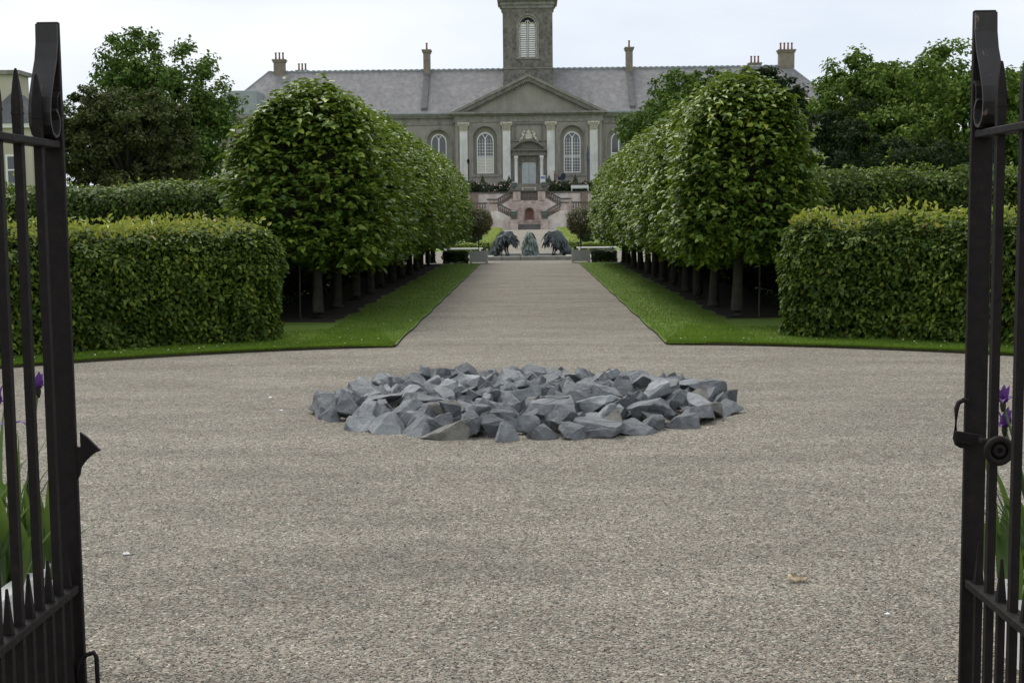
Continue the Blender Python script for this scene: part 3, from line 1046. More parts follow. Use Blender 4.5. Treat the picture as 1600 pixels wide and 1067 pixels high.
def window(xc, y, w, z0, zp, kind, arch=None):
    """round-headed window: frame with mullion, transom, tracery and glazing bars; panes behind"""
    bm = bmesh.new()
    arch_band(bm, xc, w - .13, .13, z0, zp, y - .10, y)
    box(bm, xc - w + .13, xc + w - .13, y - .10, y, z0, z0 + .14)
    box(bm, xc - .09, xc + .09, y - .095, y - .002, z0 + .14, zp + (w * .42))
    mid = z0 + (zp - z0) * (.50 if kind != 'plain' else .60)
    box(bm, xc - w + .13, xc + w - .13, y - .09, y - .004, mid - .07, mid + .07)
    # pointed tracery in the head
    hw = w - .13
    for c in (-hw, 0.0, hw):
        pts = [(xc + c + hw * math.cos(a), zp + hw * math.sin(a)) for a in np.linspace(math.pi * .98, .02, 17)]
        for (ax, az), (bx, bz) in zip(pts[:-1], pts[1:]):
            if max(math.hypot(ax - xc, az - zp), math.hypot(bx - xc, bz - zp)) < hw + .02:
                dx, dz = bx - ax, bz - az
                L = math.hypot(dx, dz)
                nx, nz = -dz / L * .045, dx / L * .045
                prism_y(bm, [(ax - nx, az - nz), (bx - nx, bz - nz), (bx + nx, bz + nz), (ax + nx, az + nz)], y - .085, y - .01)
    if kind != 'plain':                   # glazing bars
        for s in (-1, 1):
            cx = xc + s * (w - .13 + .09) / 2
            for f in (-.17, .17):
                xx = cx + f * w
                box(bm, xx - .021, xx + .021, y - .075, y - .012, (mid if kind == 'blind' else z0 + .14), zp + w * .25)
            n = 11
            for k in range(1, n):
                zz = z0 + (zp - z0) * k / n
                if kind == 'blind' and zz < mid + .1:
                    continue
                box(bm, min(xc + s * .09, xc + s * (w - .13)), max(xc + s * .09, xc + s * (w - .13)), y - .07, y - .014, zz - .02, zz + .02)
    fr = obj('window', bm, 'white', house)
    bm = bmesh.new()
    box(bm, xc - w + .05, xc + w - .05, y - .03, y + .02, z0 + .02, zp)
    A = arch_pts(xc, w - .05, zp)
    prism_y(bm, [(x, z + .003) for x, z in A], y - .03, y + .02)
    obj('pane', bm, 'glass', fr)
    if kind in ('blind', 'plain'):
        for k in range(5):
            zb = z0 + .16 + k * (mid - .1 - z0 - .16) / 5
            for s in (-1, 1):
                bm = bmesh.new()
                box(bm, min(xc + s * .1, xc + s * (w - .15)), max(xc + s * .1, xc + s * (w - .15)), y - .055 - .003 * (k % 2), y - .034, zb, zb + (mid - .1 - z0 - .16) / 5 - .02)
                obj('blind_board', bm, 'cream', fr)
    return fr


for s in (-1, 1):
    xc = s * BX(67)
    window(xc, FY - .42, BX(13), BZ(68), BZ(118), 'blind' if s < 0 else 'bars')
    bm = bmesh.new()
    arch_band(bm, xc, rec_w, .35, sill, spring, FY - 1.1, FY - 1.003)
    box(bm, xc - rec_w - .5, xc + rec_w + .5, FY - 1.18, FY - 1.003, sill - .3, sill)
    obj('window_surround', bm, 'ashlar', house)
    for x in side_x:
        xc = s * x
        window(xc, FY + .58, BX(12), BZ(68), BZ(118), 'plain')
        bm = bmesh.new()
        arch_band(bm, xc, BX(18), .32, BZ(66), BZ(118), FY - .1, FY - .003)
        box(bm, xc - BX(18) - .4, xc + BX(18) + .4, FY - .2, FY - .003, BZ(66) - .3, BZ(66))
        obj('window_surround', bm, 'ashlar', house)

# doorway: segmental pediment on columns, arched door, carved arms above
dz = lambda y: BZ(340 - y)
bm = bmesh.new()
yF = FY - 1.0
for s in (-1, 1):
    box(bm, min(s * 1.35, s * 2.25), max(s * 1.35, s * 2.25), yF - .5, yF - .003, TZ - .4, dz(246))
box(bm, -1.35, 1.35, yF - .25, yF - .004, dz(254), dz(246.02))
A = arch_pts(0, 1.2, dz(254) - 1.0, 10)
for (ax, az), (bx, bz) in zip(A[:-1], A[1:]):
    prism_y(bm, [(ax, az), (bx, bz), (bx, dz(254) + .3), (ax, dz(254) + .3)], yF - .32, yF - .26)
box(bm, -2.45, 2.45, yF - .75, yF - .003, dz(245.9), dz(242))
box(bm, -2.3, 2.3, yF - .65, yF - .003, dz(241.9), dz(238.5))
box(bm, -2.6, 2.6, yF - .95, yF - .003, dz(238.4), dz(236.3))
doorway = obj('doorway', bm, 'dark_stone', house)
bm = bmesh.new()                          # segmental pediment
Rr = 3.1
th = math.asin(2.6 / Rr)
zc = dz(236.2) - Rr * math.cos(th)
A = [(Rr * math.sin(a), zc + Rr * math.cos(a)) for a in np.linspace(-th, th, 15)]
B = [((Rr - .3) * math.sin(a), zc + (Rr - .3) * math.cos(a)) for a in np.linspace(-th * .93, th * .93, 15)]
for i in range(14):
    prism_y(bm, [B[i], B[i + 1], A[i + 1], A[i]], yF - 1.0, yF - .003)
prism_y(bm, [(A[0][0] + .3, A[0][1] + .02)] + [(A[-1][0] - .3, A[-1][1] + .02)] + B[::-1][1:-1], yF - .4, yF - .006)
obj('segmental_pediment', bm, 'dark_stone', doorway)
for s in (-1, 1):
    bm = bmesh.new()
    lathe(bm, [(.3, TZ - .35), (.3, TZ - .1), (.24, TZ), (.225, dz(251)), (.3, dz(249)), (.33, dz(246.2))], s * 1.82, yF - .62, 12)
    obj('door_column', bm, 'pale_stone', doorway, True)
bm = bmesh.new()
for cx in (-.52, .52):
    box(bm, cx - .5, cx + .5, yF - .16, yF - .02, TZ - .3, dz(256))
    for zz in (TZ + .1, TZ + 1.15, TZ + 2.1):
        box(bm, cx - .34, cx + .34, yF - .19, yF - .161, zz, zz + .8 if zz < TZ + 2 else zz + .45)
obj('door', bm, 'door', doorway)
bm = bmesh.new()
prism_y(bm, [(1.0 * math.cos(a), dz(256) + .05 + .85 * math.sin(a)) for a in np.linspace(math.pi, 0, 11)], yF - .2, yF - .05)
obj('tympanum_carving', bm, 'brown_stone', doorway)
bm = bmesh.new()                          # recessed tablet frame
for x0, x1, z0, z1 in ((-2.1, 2.1, dz(198), dz(196.3)), (-2.1, -1.85, dz(222), dz(198.02)), (1.85, 2.1, dz(222), dz(198.02)), (-2.5, 2.5, dz(224), dz(222.02))):
    box(bm, x0, x1, yF - .22, yF - .003, z0, z1)
tablet = obj('tablet_frame', bm, 'dark_stone', house)
bm = bmesh.new()                          # carved arms: shield, crest and two supporters, scrollwork
g = random.Random(5)
prism_y(bm, [(-.5, dz(213)), (-.42, dz(219)), (0, dz(221.5)), (.42, dz(219)), (.5, dz(213))], yF - .5, yF - .2)
def blob(x, z, r, sx=1, sz=1, rot=0):
    m = Matrix.Translation((x, yF - .3, z)) @ Matrix.Rotation(rot, 4, 'Y') @ Matrix.Diagonal((sx, .8, sz, 1))
    bmesh.ops.create_icosphere(bm, subdivisions=1, radius=r, matrix=m)
blob(0, dz(211.5), .34, 1.1, .8)
blob(0, dz(208.4), .2)
for k in (-2, -1, 0, 1, 2):
    blob(k * .13, dz(209.8) + .05 * (2 - abs(k)), .09, 1, 1.6)
for s in (-1, 1):
    blob(s * .78, dz(214.5), .26, .8, 1.7, s * .35)
    blob(s * .62, dz(209.6), .19)
    blob(s * .50, dz(213), .11, 2.2, .8)
    blob(s * .95, dz(219), .2, .8, 1.6, -s * .3)
    for k in range(9):
        blob(s * (.35 + .11 * k), dz(220.8) + .22 * math.sin(k * 1.3), .11 + .04 * g.random())
obj('carved_arms', bm, 'capital', tablet)

# roof
RZ, RY, RE = 23.35, FY + 7.0, 38.6
bm = bmesh.new()
e0, e1 = -45.1, 45.1
y0, y1 = FY - .65, FY + 14.6
vs = [bm.verts.new(p) for p in ((e0, y0, EAVE + .03), (e1, y0, EAVE + .03), (e1, y1, EAVE + .03), (e0, y1, EAVE + .03), (-RE, RY, RZ), (RE, RY, RZ))]
for f in ((0, 1, 5, 4), (1, 2, 5), (2, 3, 4, 5), (3, 0, 4), (3, 2, 1, 0)):
    bm.faces.new([vs[i] for i in f])
roof = obj('roof', bm, 'slate', house)
bm = bmesh.new()
tube(bm, [(-RE, RY, RZ + .03), (RE, RY, RZ + .03)], .17, 8)
for s in (-1, 1):
    tube(bm, [(s * RE, RY, RZ), (s * 45.1, y0, EAVE + .05)], .12, 6)
for k in range(96):
    x = -RE + .4 + k * .805
    box(bm, x - .2, x + .2, RY - .2, RY + .2, RZ + .1, RZ + .225)
obj('ridge_roll', bm, 'lead', roof)
bm = bmesh.new()
for x0, x1 in ((-45, -BX(119)), (BX(119), 45)):
    box(bm, x0, x1, FY - .8, FY - .651, EAVE - .05, EAVE + .13)
obj('gutter', bm, 'lead', roof)


def slope_z(y):
    return EAVE + (y - y0) / (RY - y0) * (RZ - EAVE)


def stack(x, y, w, d, z0, z1, pots, mat='chimney'):
    bm = bmesh.new()
    box(bm, x - w / 2, x + w / 2, y - d / 2, y + d / 2, z0, z1)
    box(bm, x - w / 2 - .12, x + w / 2 + .12, y - d / 2 - .12, y + d / 2 + .12, z1 + .002, z1 + .25)
    box(bm, x - w / 2 - .22, x + w / 2 + .22, y - d / 2 - .22, y + d / 2 + .22, z1 + .252, z1 + .45)
    c = obj('chimney', bm, mat, roof)
    for k in range(pots):
        xx = x + (k - (pots - 1) / 2) * min(.55, (w / max(1, pots)))
        bm = bmesh.new()
        lathe(bm, [(.15, z1 + .45), (.13, z1 + .9), (.12, z1 + 1.35), (.17, z1 + 1.38), (.17, z1 + 1.5)], xx, y, 8)
        obj('chimney_pot', bm, 'terracotta', c, True)
    return c


for s in (-1, 1):
    x = s * BX(161)
    c = stack(x, RY - .2, .95, 1.7, RZ - 1.2, 25.85, 1)
    bm = bmesh.new()                      # flue rib running down the slope
    h = .45
    pts = [(y0 + .5, slope_z(y0 + .5) - .1), (RY - 1.0, slope_z(RY - 1.0) - .1), (RY - 1.0, slope_z(RY - 1.0) + h), (y0 + .5, slope_z(y0 + .5) + h)]
    a = [bm.verts.new((x - .42, y, z)) for y, z in pts]
    b = [bm.verts.new((x + .42, y, z)) for y, z in pts]
    bm.faces.new(a); bm.faces.new(b[::-1])
    for i in range(4):
        bm.faces.new((a[i], a[(i + 1) % 4], b[(i + 1) % 4], b[i]))
    obj('flue_rib', bm, 'dark_slate', c)
stack(-36.8, RY, 1.6, 1.2, RZ - 1.5, 24.75, 3)
stack(-34.3, RY + 5, 1.5, 1.2, 20, 23.7, 3)
stack(38.1, RY + .2, 2.2, 1.4, 21, 25.3, 4)
stack(34.3, RY + 5, 1.6, 1.2, 20, 24.0, 3)
bm = bmesh.new()                          # attic window in the right hip
prism_y(bm, [(38.6, 15.9), (40.4, 15.9), (40.4, 18.2), (39.5, 18.7), (38.6, 18.2)], FY + .4, FY + 6)
dorm = obj('dormer', bm, 'chimney', roof)
bm = bmesh.new()
for x0, x1, z0, z1 in ((38.85, 39.0, 16.2, 18.1), (40.0, 40.15, 16.2, 18.1), (39.0, 40.0, 16.2, 16.32), (39.0, 40.0, 17.98, 18.1), (39.44, 39.54, 16.32, 17.98), (39.0, 40.0, 17.08, 17.16)):
    box(bm, x0, x1, FY + .32, FY + .398, z0, z1)
obj('dormer_frame', bm, 'white', dorm)
bm = bmesh.new()
box(bm, 39.0, 40.0, FY + .36, FY + .39, 16.33, 17.97)
obj('dormer_pane', bm, 'glass', dorm)

# left end pavilion with a bowed lead roof
bm = bmesh.new()
box(bm, -44.3, -38.5, FY - 2.2, FY - .7, TZ - .6, 16.0)
box(bm, -44.6, -38.3, FY - 2.5, FY - .7, 16.002, 16.5)
pav = obj('end_pavilion', bm, 'render_wall', house)
bm = bmesh.new()
prof = [(-44.4, 16.52)] + [(-41.6 - 2.8 * math.cos(a), 16.9 + 2.9 * math.sin(a)) for a in np.linspace(0, math.pi / 2, 10)] + [(-38.4, 19.8), (-38.4, 16.52)]
prism_y(bm, prof[::-1], FY - 2.4, FY + 4)
pr = obj('bowed_roof', bm, 'lead', pav)
for k in range(9):
    bm = bmesh.new()
    tube(bm, [(x - .02, FY - 2.2 + k * .72, z + .02) for x, z in prof[1:-1]], .05, 5)
    obj('lead_roll', bm, 'lead', pr)

# tower
tw = thing('bell_tower', 'square rubble stone tower with louvred arched window behind pediment', 'tower', (0, FY + 4, TZ))
HX = 3.62
TY = FY + 4
tz = lambda y: 1.6 + (340 - y) * 0.0946
bm = bmesh.new()
wall_with_arches(bm, -HX, HX, 15.0, tz(21), TY, TY + .7, [(0, 1.35, tz(95), tz(46))])
box(bm, -HX, HX, TY + .701, TY + 7.2, 15.0, tz(21))
obj('tower_wall', bm, 'rubble', tw)
bm = bmesh.new()
box(bm, -HX - .12, HX + .12, TY - .12, TY + 7.3, tz(112.5), tz(111))
obj('string_course', bm, 'ashlar', tw)
bm = bmesh.new()
for i, (a, b, o) in enumerate(((20.98, 16, .12), (15.98, 13, .3), (12.98, 10, .2), (9.98, 6.5, .55), (6.48, 3.5, .8))):
    box(bm, -HX - o, HX + o, TY - o, TY + 7.2 + o, tz(a), tz(b))
corn = obj('tower_cornice', bm, 'ashlar', tw)
bm = bmesh.new()
a = box(bm, -HX + .1, HX - .1, TY + .1, TY + 7.1, tz(3.4), tz(-14))
for v in a[4:]:
    v.co.x *= .8
    v.co.y = TY + 3.6 + (v.co.y - TY - 3.6) * .8
lathe(bm, [(2.6, tz(-14)), (2.5, tz(-50)), (2.9, tz(-52)), (2.3, tz(-60)), (1.2, tz(-90)), (.4, tz(-130)), (.05, tz(-150))], 0, TY + 3.6, 8)
obj('tower_roof', bm, 'copper', tw)
bm = bmesh.new()
arch_band(bm, 0, 1.35, .28, tz(95), tz(46), TY - .08, TY - .003)
box(bm, -1.75, 1.75, TY - .16, TY - .003, tz(98), tz(95.02))
obj('tower_window_surround', bm, 'ashlar', tw)
bm = bmesh.new()
arch_band(bm, 0, 1.12, .22, tz(95) + .02, tz(46), TY + .3, TY + .5)
box(bm, -.1, .1, TY + .28, TY + .5, tz(95) + .02, tz(46) + .55)
hw = .5
for c in (-.61, .61):
    A, B = arch_pts(c, .5, tz(48), 10), arch_pts(c, .6, tz(48), 10)
    for i in range(10):
        prism_y(bm, [A[i], A[i + 1], B[i + 1], B[i]], TY + .3, TY + .48)
A, B = arch_pts(0, .26, tz(42.5), 12), arch_pts(0, .36, tz(42.5), 12)
for i in range(12):
    prism_y(bm, [A[i], A[i + 1], B[i + 1], B[i]], TY + .3, TY + .48)
tf = obj('tower_window', bm, 'capital', tw)
bm = bmesh.new()
box(bm, -1.34, 1.34, TY + .6, TY + .69, tz(95) + .02, tz(33.5))
obj('dark_backing', bm, 'navy', tf)
for c in (-.61, .61):
    bm = bmesh.new()
    prism_y(bm, [(x, z) for x, z in arch_pts(c, .46, tz(48), 10)], TY + .42, TY + .5)
    obj('louvre_head', bm, 'white', tf)
    for k in range(14):
        z = tz(94) + k * (tz(48) - tz(94)) / 14
        bm = bmesh.new()
        vs = box(bm, c - .47, c + .47, TY + .34, TY + .38, z, z + .25)
        for v in vs[4:]:
            v.co.y += .11
        obj('louvre_slat', bm, 'white', tf)

# neighbouring houses on the left
h2 = thing('cream_house', 'cream house with grey hipped roof behind the left gate bars', 'house', (-28.5, 71, 0))
bm = bmesh.new()
box(bm, -34, -26.4, 70, 72.6, -.1, 6.6)
hw_ = obj('wall', bm, 'cream_wall', h2)
bm = bmesh.new()
box(bm, -36, -27.35, 71.0, 72.5, 6.0, 9.5)
obj('upper_block', bm, 'cream_wall', h2)
bm = bmesh.new()
box(bm, -36.2, -27.2, 70.8, 72.7, 9.502, 9.72)
obj('parapet_cap', bm, 'ashlar', h2)
bm = bmesh.new()
box(bm, -34.2, -26.2, 69.8, 72.8, 6.602, 6.85)
obj('eaves_board', bm, 'white', h2)
bm = bmesh.new()
vs = [bm.verts.new(p) for p in ((-29.0, 69.7, 6.86), (-26.1, 69.7, 6.86), (-26.1, 72.9, 6.86), (-29.0, 72.9, 6.86), (-27.55, 70.9, 8.65), (-27.5, 71.7, 8.65))]
for f in ((0, 1, 4), (1, 2, 5, 4), (2, 3, 5), (3, 0, 4, 5), (3, 2, 1, 0)):
    bm.faces.new([vs[i] for i in f])
obj('roof', bm, 'dark_slate', h2)
for x in (-29.4, -27.3):
    bm = bmesh.new()
    for x0, x1, z0, z1 in ((x - .5, x - .4, 3.6, 5.2), (x + .4, x + .5, 3.6, 5.2), (x - .4, x + .4, 3.6, 3.7), (x - .4, x + .4, 5.1, 5.2), (x - .4, x + .4, 4.35, 4.43)):
        box(bm, x0, x1, 69.93, 69.997, z0, z1)
    f = obj('window', bm, 'white', h2)
    bm = bmesh.new()
    box(bm, x - .4, x + .4, 69.96, 69.995, 3.701, 5.099)
    obj('pane', bm, 'glass', f)
h3 = thing('pale_house', 'pale low house with chimney left of the main building', 'house', (-38, 150, 0))
bm = bmesh.new()
box(bm, -44, -34.9, 150, 160, -.1, 8.2)
box(bm, -44.1, -34.8, 149.8, 160.2, 8.202, 8.5)
obj('wall', bm, 'cream_wall', h3)
bm = bmesh.new()
prism_y(bm, [(-44.2, 8.502), (-34.7, 8.502), (-36.5, 9.6), (-42.5, 9.6)], 149.7, 160.3)
obj('roof', bm, 'slate', h3)
bm = bmesh.new()
box(bm, -35.95, -35.1, 153, 154, 8.6, 10.7)
box(bm, -36.05, -35.0, 152.9, 154.1, 10.702, 10.9)
c = obj('chimney', bm, 'chimney', h3)
for k in (-.2, .2):
    bm = bmesh.new()
    lathe(bm, [(.13, 10.9), (.11, 11.4), (.14, 11.5)], -35.5 + k, 153.5, 8)
    obj('chimney_pot', bm, 'terracotta', c, True)
for x in (-36.0, -38.6):
    bm = bmesh.new()
    for x0, x1, z0, z1 in ((x - .55, x - .43, 4.9, 7.0), (x + .43, x + .55, 4.9, 7.0), (x - .43, x + .43, 4.9, 5.02), (x - .43, x + .43, 6.88, 7.0), (x - .43, x + .43, 5.9, 6.0), (x - .05, x + .05, 5.02, 6.88)):
        box(bm, x0, x1, 149.92, 149.997, z0, z1)
    f = obj('window', bm, 'white', h3)
    bm = bmesh.new()
    box(bm, x - .43, x + .43, 149.95, 149.99, 5.021, 6.879)
    obj('pane', bm, 'glass', f)

# ================================================================== TERRACES AND STAIRS
struct(obj('terrace_ground', (lambda b: (box(b, -130, 130, 178.6, 184, -.2, 5.0), b)[1])(bmesh.new()), 'grass'))
struct(obj('forecourt_ground', (lambda b: (box(b, -130, 130, 184.01, 420, -.2, TZ), b)[1])(bmesh.new()), 'gravel'))
struct(obj('lower_terrace_ground', (lambda b: (box(b, -60, -5.3, 172.6, 177.9, -.2, 2.5), box(b, 5.3, 60, 172.6, 177.9, -.2, 2.5), b)[2])(bmesh.new()), 'gravel'))

uw = thing('upper_terrace_wall', 'flaking pink upper terrace wall under a dark coping', 'wall', (0, 178.3, 0))
for s in (-1, 1):
    bm = bmesh.new()
    box(bm, min(s * 2.75, s * 60), max(s * 2.75, s * 60), 178, 178.59, 0, 4.85)
    p = obj('wall_face', bm, 'pale_pink_wall', uw)
    bm = bmesh.new()
    box(bm, min(s * 2.75, s * 60.1), max(s * 2.75, s * 60.1), 177.85, 178.7, 4.852, 5.04)
    obj('coping', bm, 'coping', p)
    for x in (7.4, 15, 24, 34):
        bm = bmesh.new()
        box(bm, s * x - .5, s * x + .5, 177.8, 177.997, 2.4, 4.85)
        obj('pier', bm, 'brown_stone', p)
    bm = bmesh.new()
    box(bm, min(s * 2.8, s * 40), max(s * 2.8, s * 40), 183.7, 183.99, 4.9, TZ + .05)
    bw = obj('bank_wall', bm, 'coping')
    bw['label'] = 'dark low retaining wall behind the %s roses' % ('left' if s < 0 else 'right')
    bw['category'] = 'wall'

BAL = None


def baluster_mesh():
    bm = bmesh.new()
    lathe(bm, [(.13, 0), (.13, .08), (.07, .12), (.12, .28), (.125, .36), (.07, .58), (.06, .66), (.115, .70), (.115, .775)], 0, 0, 8)
    me = bpy.data.meshes.new('baluster')
    bmesh.ops.recalc_face_normals(bm, faces=bm.faces[:])
    bm.to_mesh(me)
    bm.free()
    me.materials.append(M['brown_stone'])
    return me


BAL = baluster_mesh()


def balustrade(parent, x0, z0, x1, z1, y, n):
    """a run of balusters from (x0,z0) to (x1,z1), base heights, with plinth and rail"""
    bm = bmesh.new()
    prism_y(bm, [(x0, z0 - .14), (x1, z1 - .14), (x1, z1), (x0, z0)] if x1 > x0 else [(x1, z1 - .14), (x0, z0 - .14), (x0, z0), (x1, z1)], y - .17, y + .17)
    run = obj('balustrade', bm, 'brown_stone', parent)
    bm = bmesh.new()
    e = .12 * (1 if x1 > x0 else -1)
    k = (z1 - z0) / (x1 - x0)
    xa, xb, za, zb = x0 - e, x1 + e, z0 - e * k + .78, z1 + e * k + .78
    prism_y(bm, [(xa, za), (xb, zb), (xb, zb + .21), (xa, za + .21)] if xb > xa else [(xb, zb), (xa, za), (xa, za + .21), (xb, zb + .21)], y - .22, y + .22)
    obj('handrail', bm, 'coping', run)
    for i in range(n):
        f = (i + .5) / n
        b = bpy.data.objects.new('baluster', BAL)
        C.objects.link(b)
        b.parent = run
        b.location = Vector((x0 + (x1 - x0) * f, y, z0 + (z1 - z0) * f))
        # run's world transform is identity
    return run


lw = thing('lower_terrace_wall', 'pink lower terrace wall topped by brown balusters', 'wall', (0, 172.3, 0))
for s in (-1, 1):
    bm = bmesh.new()
    box(bm, min(s * 5.0, s * 60), max(s * 5.0, s * 60), 172, 172.59, 0, 2.45)
    wf = obj('wall_face', bm, 'pink_wall', lw)
    for k in range(3):
        xa = 5.6 + k * 4.6
        balustrade(lw, s * xa, 2.6, s * (xa + 3.7), 2.6, 172.3, 11)
        bm = bmesh.new()
        box(bm, s * (xa + 4.15) - .42, s * (xa + 4.15) + .42, 172.05, 172.55, 2.451, 3.55)
        obj('pier', bm, 'pink_wall', lw)

st = thing('garden_staircase', 'double garden staircase of pink plaster with brown balustrades', 'staircase', (0, 173, 0))
for k in range(4):                        # bottom steps
    bm = bmesh.new()
    box(bm, -1.45, 1.45, 171.0 + k * .36, 171.0 + k * .36 + (.359 if k < 3 else 1.2), 0, .17 * (k + 1))
    obj('step', bm, 'step', st)
bm = bmesh.new()                          # niche wall
wall_with_arches(bm, -2.7, 2.7, 0, 3.85, 176.6, 177.2, [(0, .52, 1.25, 2.3)])
box(bm, -2.7, 2.7, 177.201, 177.9, 0, 3.85)
obj('niche_wall', bm, 'pink_wall', st)
bm = bmesh.new()
box(bm, -.5, .5, 177.12, 177.19, 1.26, 2.82)
obj('niche_back', bm, 'red_wall', st)
bm = bmesh.new()
arch_band(bm, 0, .52, .14, 1.25, 2.3, 176.5, 176.597)
obj('niche_surround', bm, 'brown_stone', st)
bm = bmesh.new()                          # central landing parapet
box(bm, -1.15, 1.15, 176.7, 176.95, 3.852, 4.9)
pan = obj('lattice_panel', bm, 'coping', st)
for i in range(5):
    for j in range(3):
        cx, cz = -.88 + i * .44, 4.06 + j * .31
        bm = bmesh.new()
        for a, b in (((-.2, -.13), (.2, .13)), ((-.2, .13), (.2, -.13))):
            dx, dz_ = b[0] - a[0], b[1] - a[1]
            L = math.hypot(dx, dz_)
            nx, nz = -dz_ / L * .035, dx / L * .035
            prism_y(bm, [(cx + a[0] - nx, cz + a[1] - nz), (cx + b[0] - nx, cz + b[1] - nz), (cx + b[0] + nx, cz + b[1] + nz), (cx + a[0] + nx, cz + a[1] + nz)], 176.63 - .004 * (a[1] > 0), 176.697)
        obj('lattice_bar', bm, 'brown_stone', pan)
bm = bmesh.new()
box(bm, -2.45, 2.45, 176.45, 178.5, 5.02, 5.2)
obj('landing_coping', bm, 'coping', st)
bm = bmesh.new()
box(bm, -2.7, 2.7, 177.0, 178.55, 3.852, 4.98)
obj('landing', bm, 'pink_wall', st)
for s in (-1, 1):
    bm = bmesh.new()
    box(bm, s * 1.66 - .5, s * 1.66 + .5, 176.5, 177.0, 3.853, 5.019)
    obj('landing_pier', bm, 'pink_wall', st)
    # upper flight: low outside, high inside
    bm = bmesh.new()
    pts = [(4.5, 2.4), (2.2, 2.4), (2.2, 4.2), (4.3, 3.02), (4.5, 3.02)]
    prism_y(bm, [(s * x, z) for x, z in pts][:: -s], 176.75, 177.1)
    obj('upper_flight_wall', bm, 'pale_pink_wall', st)
    balustrade(st, s * 4.25, 3.16, s * 2.25, 4.28, 176.9, 7)
    bm = bmesh.new()
    box(bm, min(s * 4.2, s * 5.7), max(s * 4.2, s * 5.7), 176.6, 177.2, 3.95, 4.12)
    obj('newel_coping', bm, 'coping', st)
    bm = bmesh.new()
    box(bm, min(s * 4.5, s * 5.4), max(s * 4.5, s * 5.4), 176.7, 177.1, 2.4, 3.949)
    obj('newel_pier', bm, 'pink_wall', st)
    for k in range(9):
        bm = bmesh.new()
        x0, x1 = 4.4 - k * .23, 4.4 - (k + 1) * .23
        box(bm, min(s * x0, s * x1), max(s * x0, s * x1), 177.11, 178.0, 2.4, 2.5 + (k + 1) * .27)
        obj('step', bm, 'step', st)
    # lower flight: low inside, high outside
    bm = bmesh.new()
    pts = [(5.3, 0), (2.2, 0), (2.2, 1.5), (4.1, 2.46), (4.99, 2.46)]
    prism_y(bm, [(s * x, z) for x, z in pts][:: -s], 171.6, 172.0)
    obj('lower_flight_wall', bm, 'pale_pink_wall', st)
    balustrade(st, s * 2.35, 1.6, s * 4.1, 2.6, 171.8, 7)
    bm = bmesh.new()
    box(bm, min(s * 4.05, s * 5.2), max(s * 4.05, s * 5.2), 171.55, 172.6, 3.38, 3.55)
    obj('newel_coping', bm, 'coping', st)
    bm = bmesh.new()
    box(bm, min(s * 4.2, s * 4.95), max(s * 4.2, s * 4.95), 171.62, 172.5, 2.461, 3.379)
    obj('newel_pier', bm, 'pink_wall', st)
    for k in range(9):
        bm = bmesh.new()
        x0, x1 = 2.2 + k * .25, 2.2 + (k + 1) * .25
        box(bm, min(s * x0, s * x1), max(s * x0, s * x1), 172.02, 173.6, 0, .7 + (k + 1) * .2)
        obj('step', bm, 'step', st)
    bm = bmesh.new()
    box(bm, s * 1.97 - .42, s * 1.97 + .42, 171.5, 172.3, 0, 2.4)
    box(bm, s * 1.97 - .52, s * 1.97 + .52, 171.4, 172.4, 2.401, 2.55)
    obj('newel_pier', bm, 'brown_stone', st)
    bm = bmesh.new()
    box(bm, s * 1.97 - .5, s * 1.97 + .5, 170.3, 171.3, 0, 1.22)
    box(bm, s * 1.97 - .56, s * 1.97 + .56, 170.24, 171.36, 1.221, 1.32)
    obj('urn_pedestal', bm, 'pink_wall', st)


def urn(x, y, z, h, label):
    bm = bmesh.new()
    k = h
    lathe(bm, [(.22 * k, z), (.22 * k, z + .06 * k), (.09 * k, z + .12 * k), (.08 * k, z + .24 * k), (.30 * k, z + .40 * k), (.37 * k, z + .62 * k), (.30 * k, z + .78 * k), (.40 * k, z + .82 * k), (.40 * k, z + .88 * k), (.28 * k, z + .90 * k), (.20 * k, z + .98 * k), (.05 * k, z + 1.0 * k)], x, y, 14)
    t = thing('garden_urn', label, 'urn', (x, y, z), 'lead urns on the staircase')
    obj('bowl', bm, 'urn', t, True)
    bm = bmesh.new()
    for s in (-1, 1):
        tube(bm, [(x + s * .36 * k, y, z + .60 * k), (x + s * .50 * k, y, z + .66 * k), (x + s * .48 * k, y, z + .80 * k), (x + s * .36 * k, y, z + .80 * k)], .035 * k, 6)
    obj('handles', bm, 'urn', t)


urn(-1.97, 170.8, 1.325, 1.2, 'green-grey urn on the left pedestal at the stair foot')
urn(1.97, 170.8, 1.325, 1.2, 'green-grey urn on the right pedestal at the stair foot')
urn(-2.0, 177.4, 5.205, 1.15, 'green-grey urn on the left of the stair landing')
urn(2.0, 177.4, 5.205, 1.15, 'green-grey urn on the right of the stair landing')

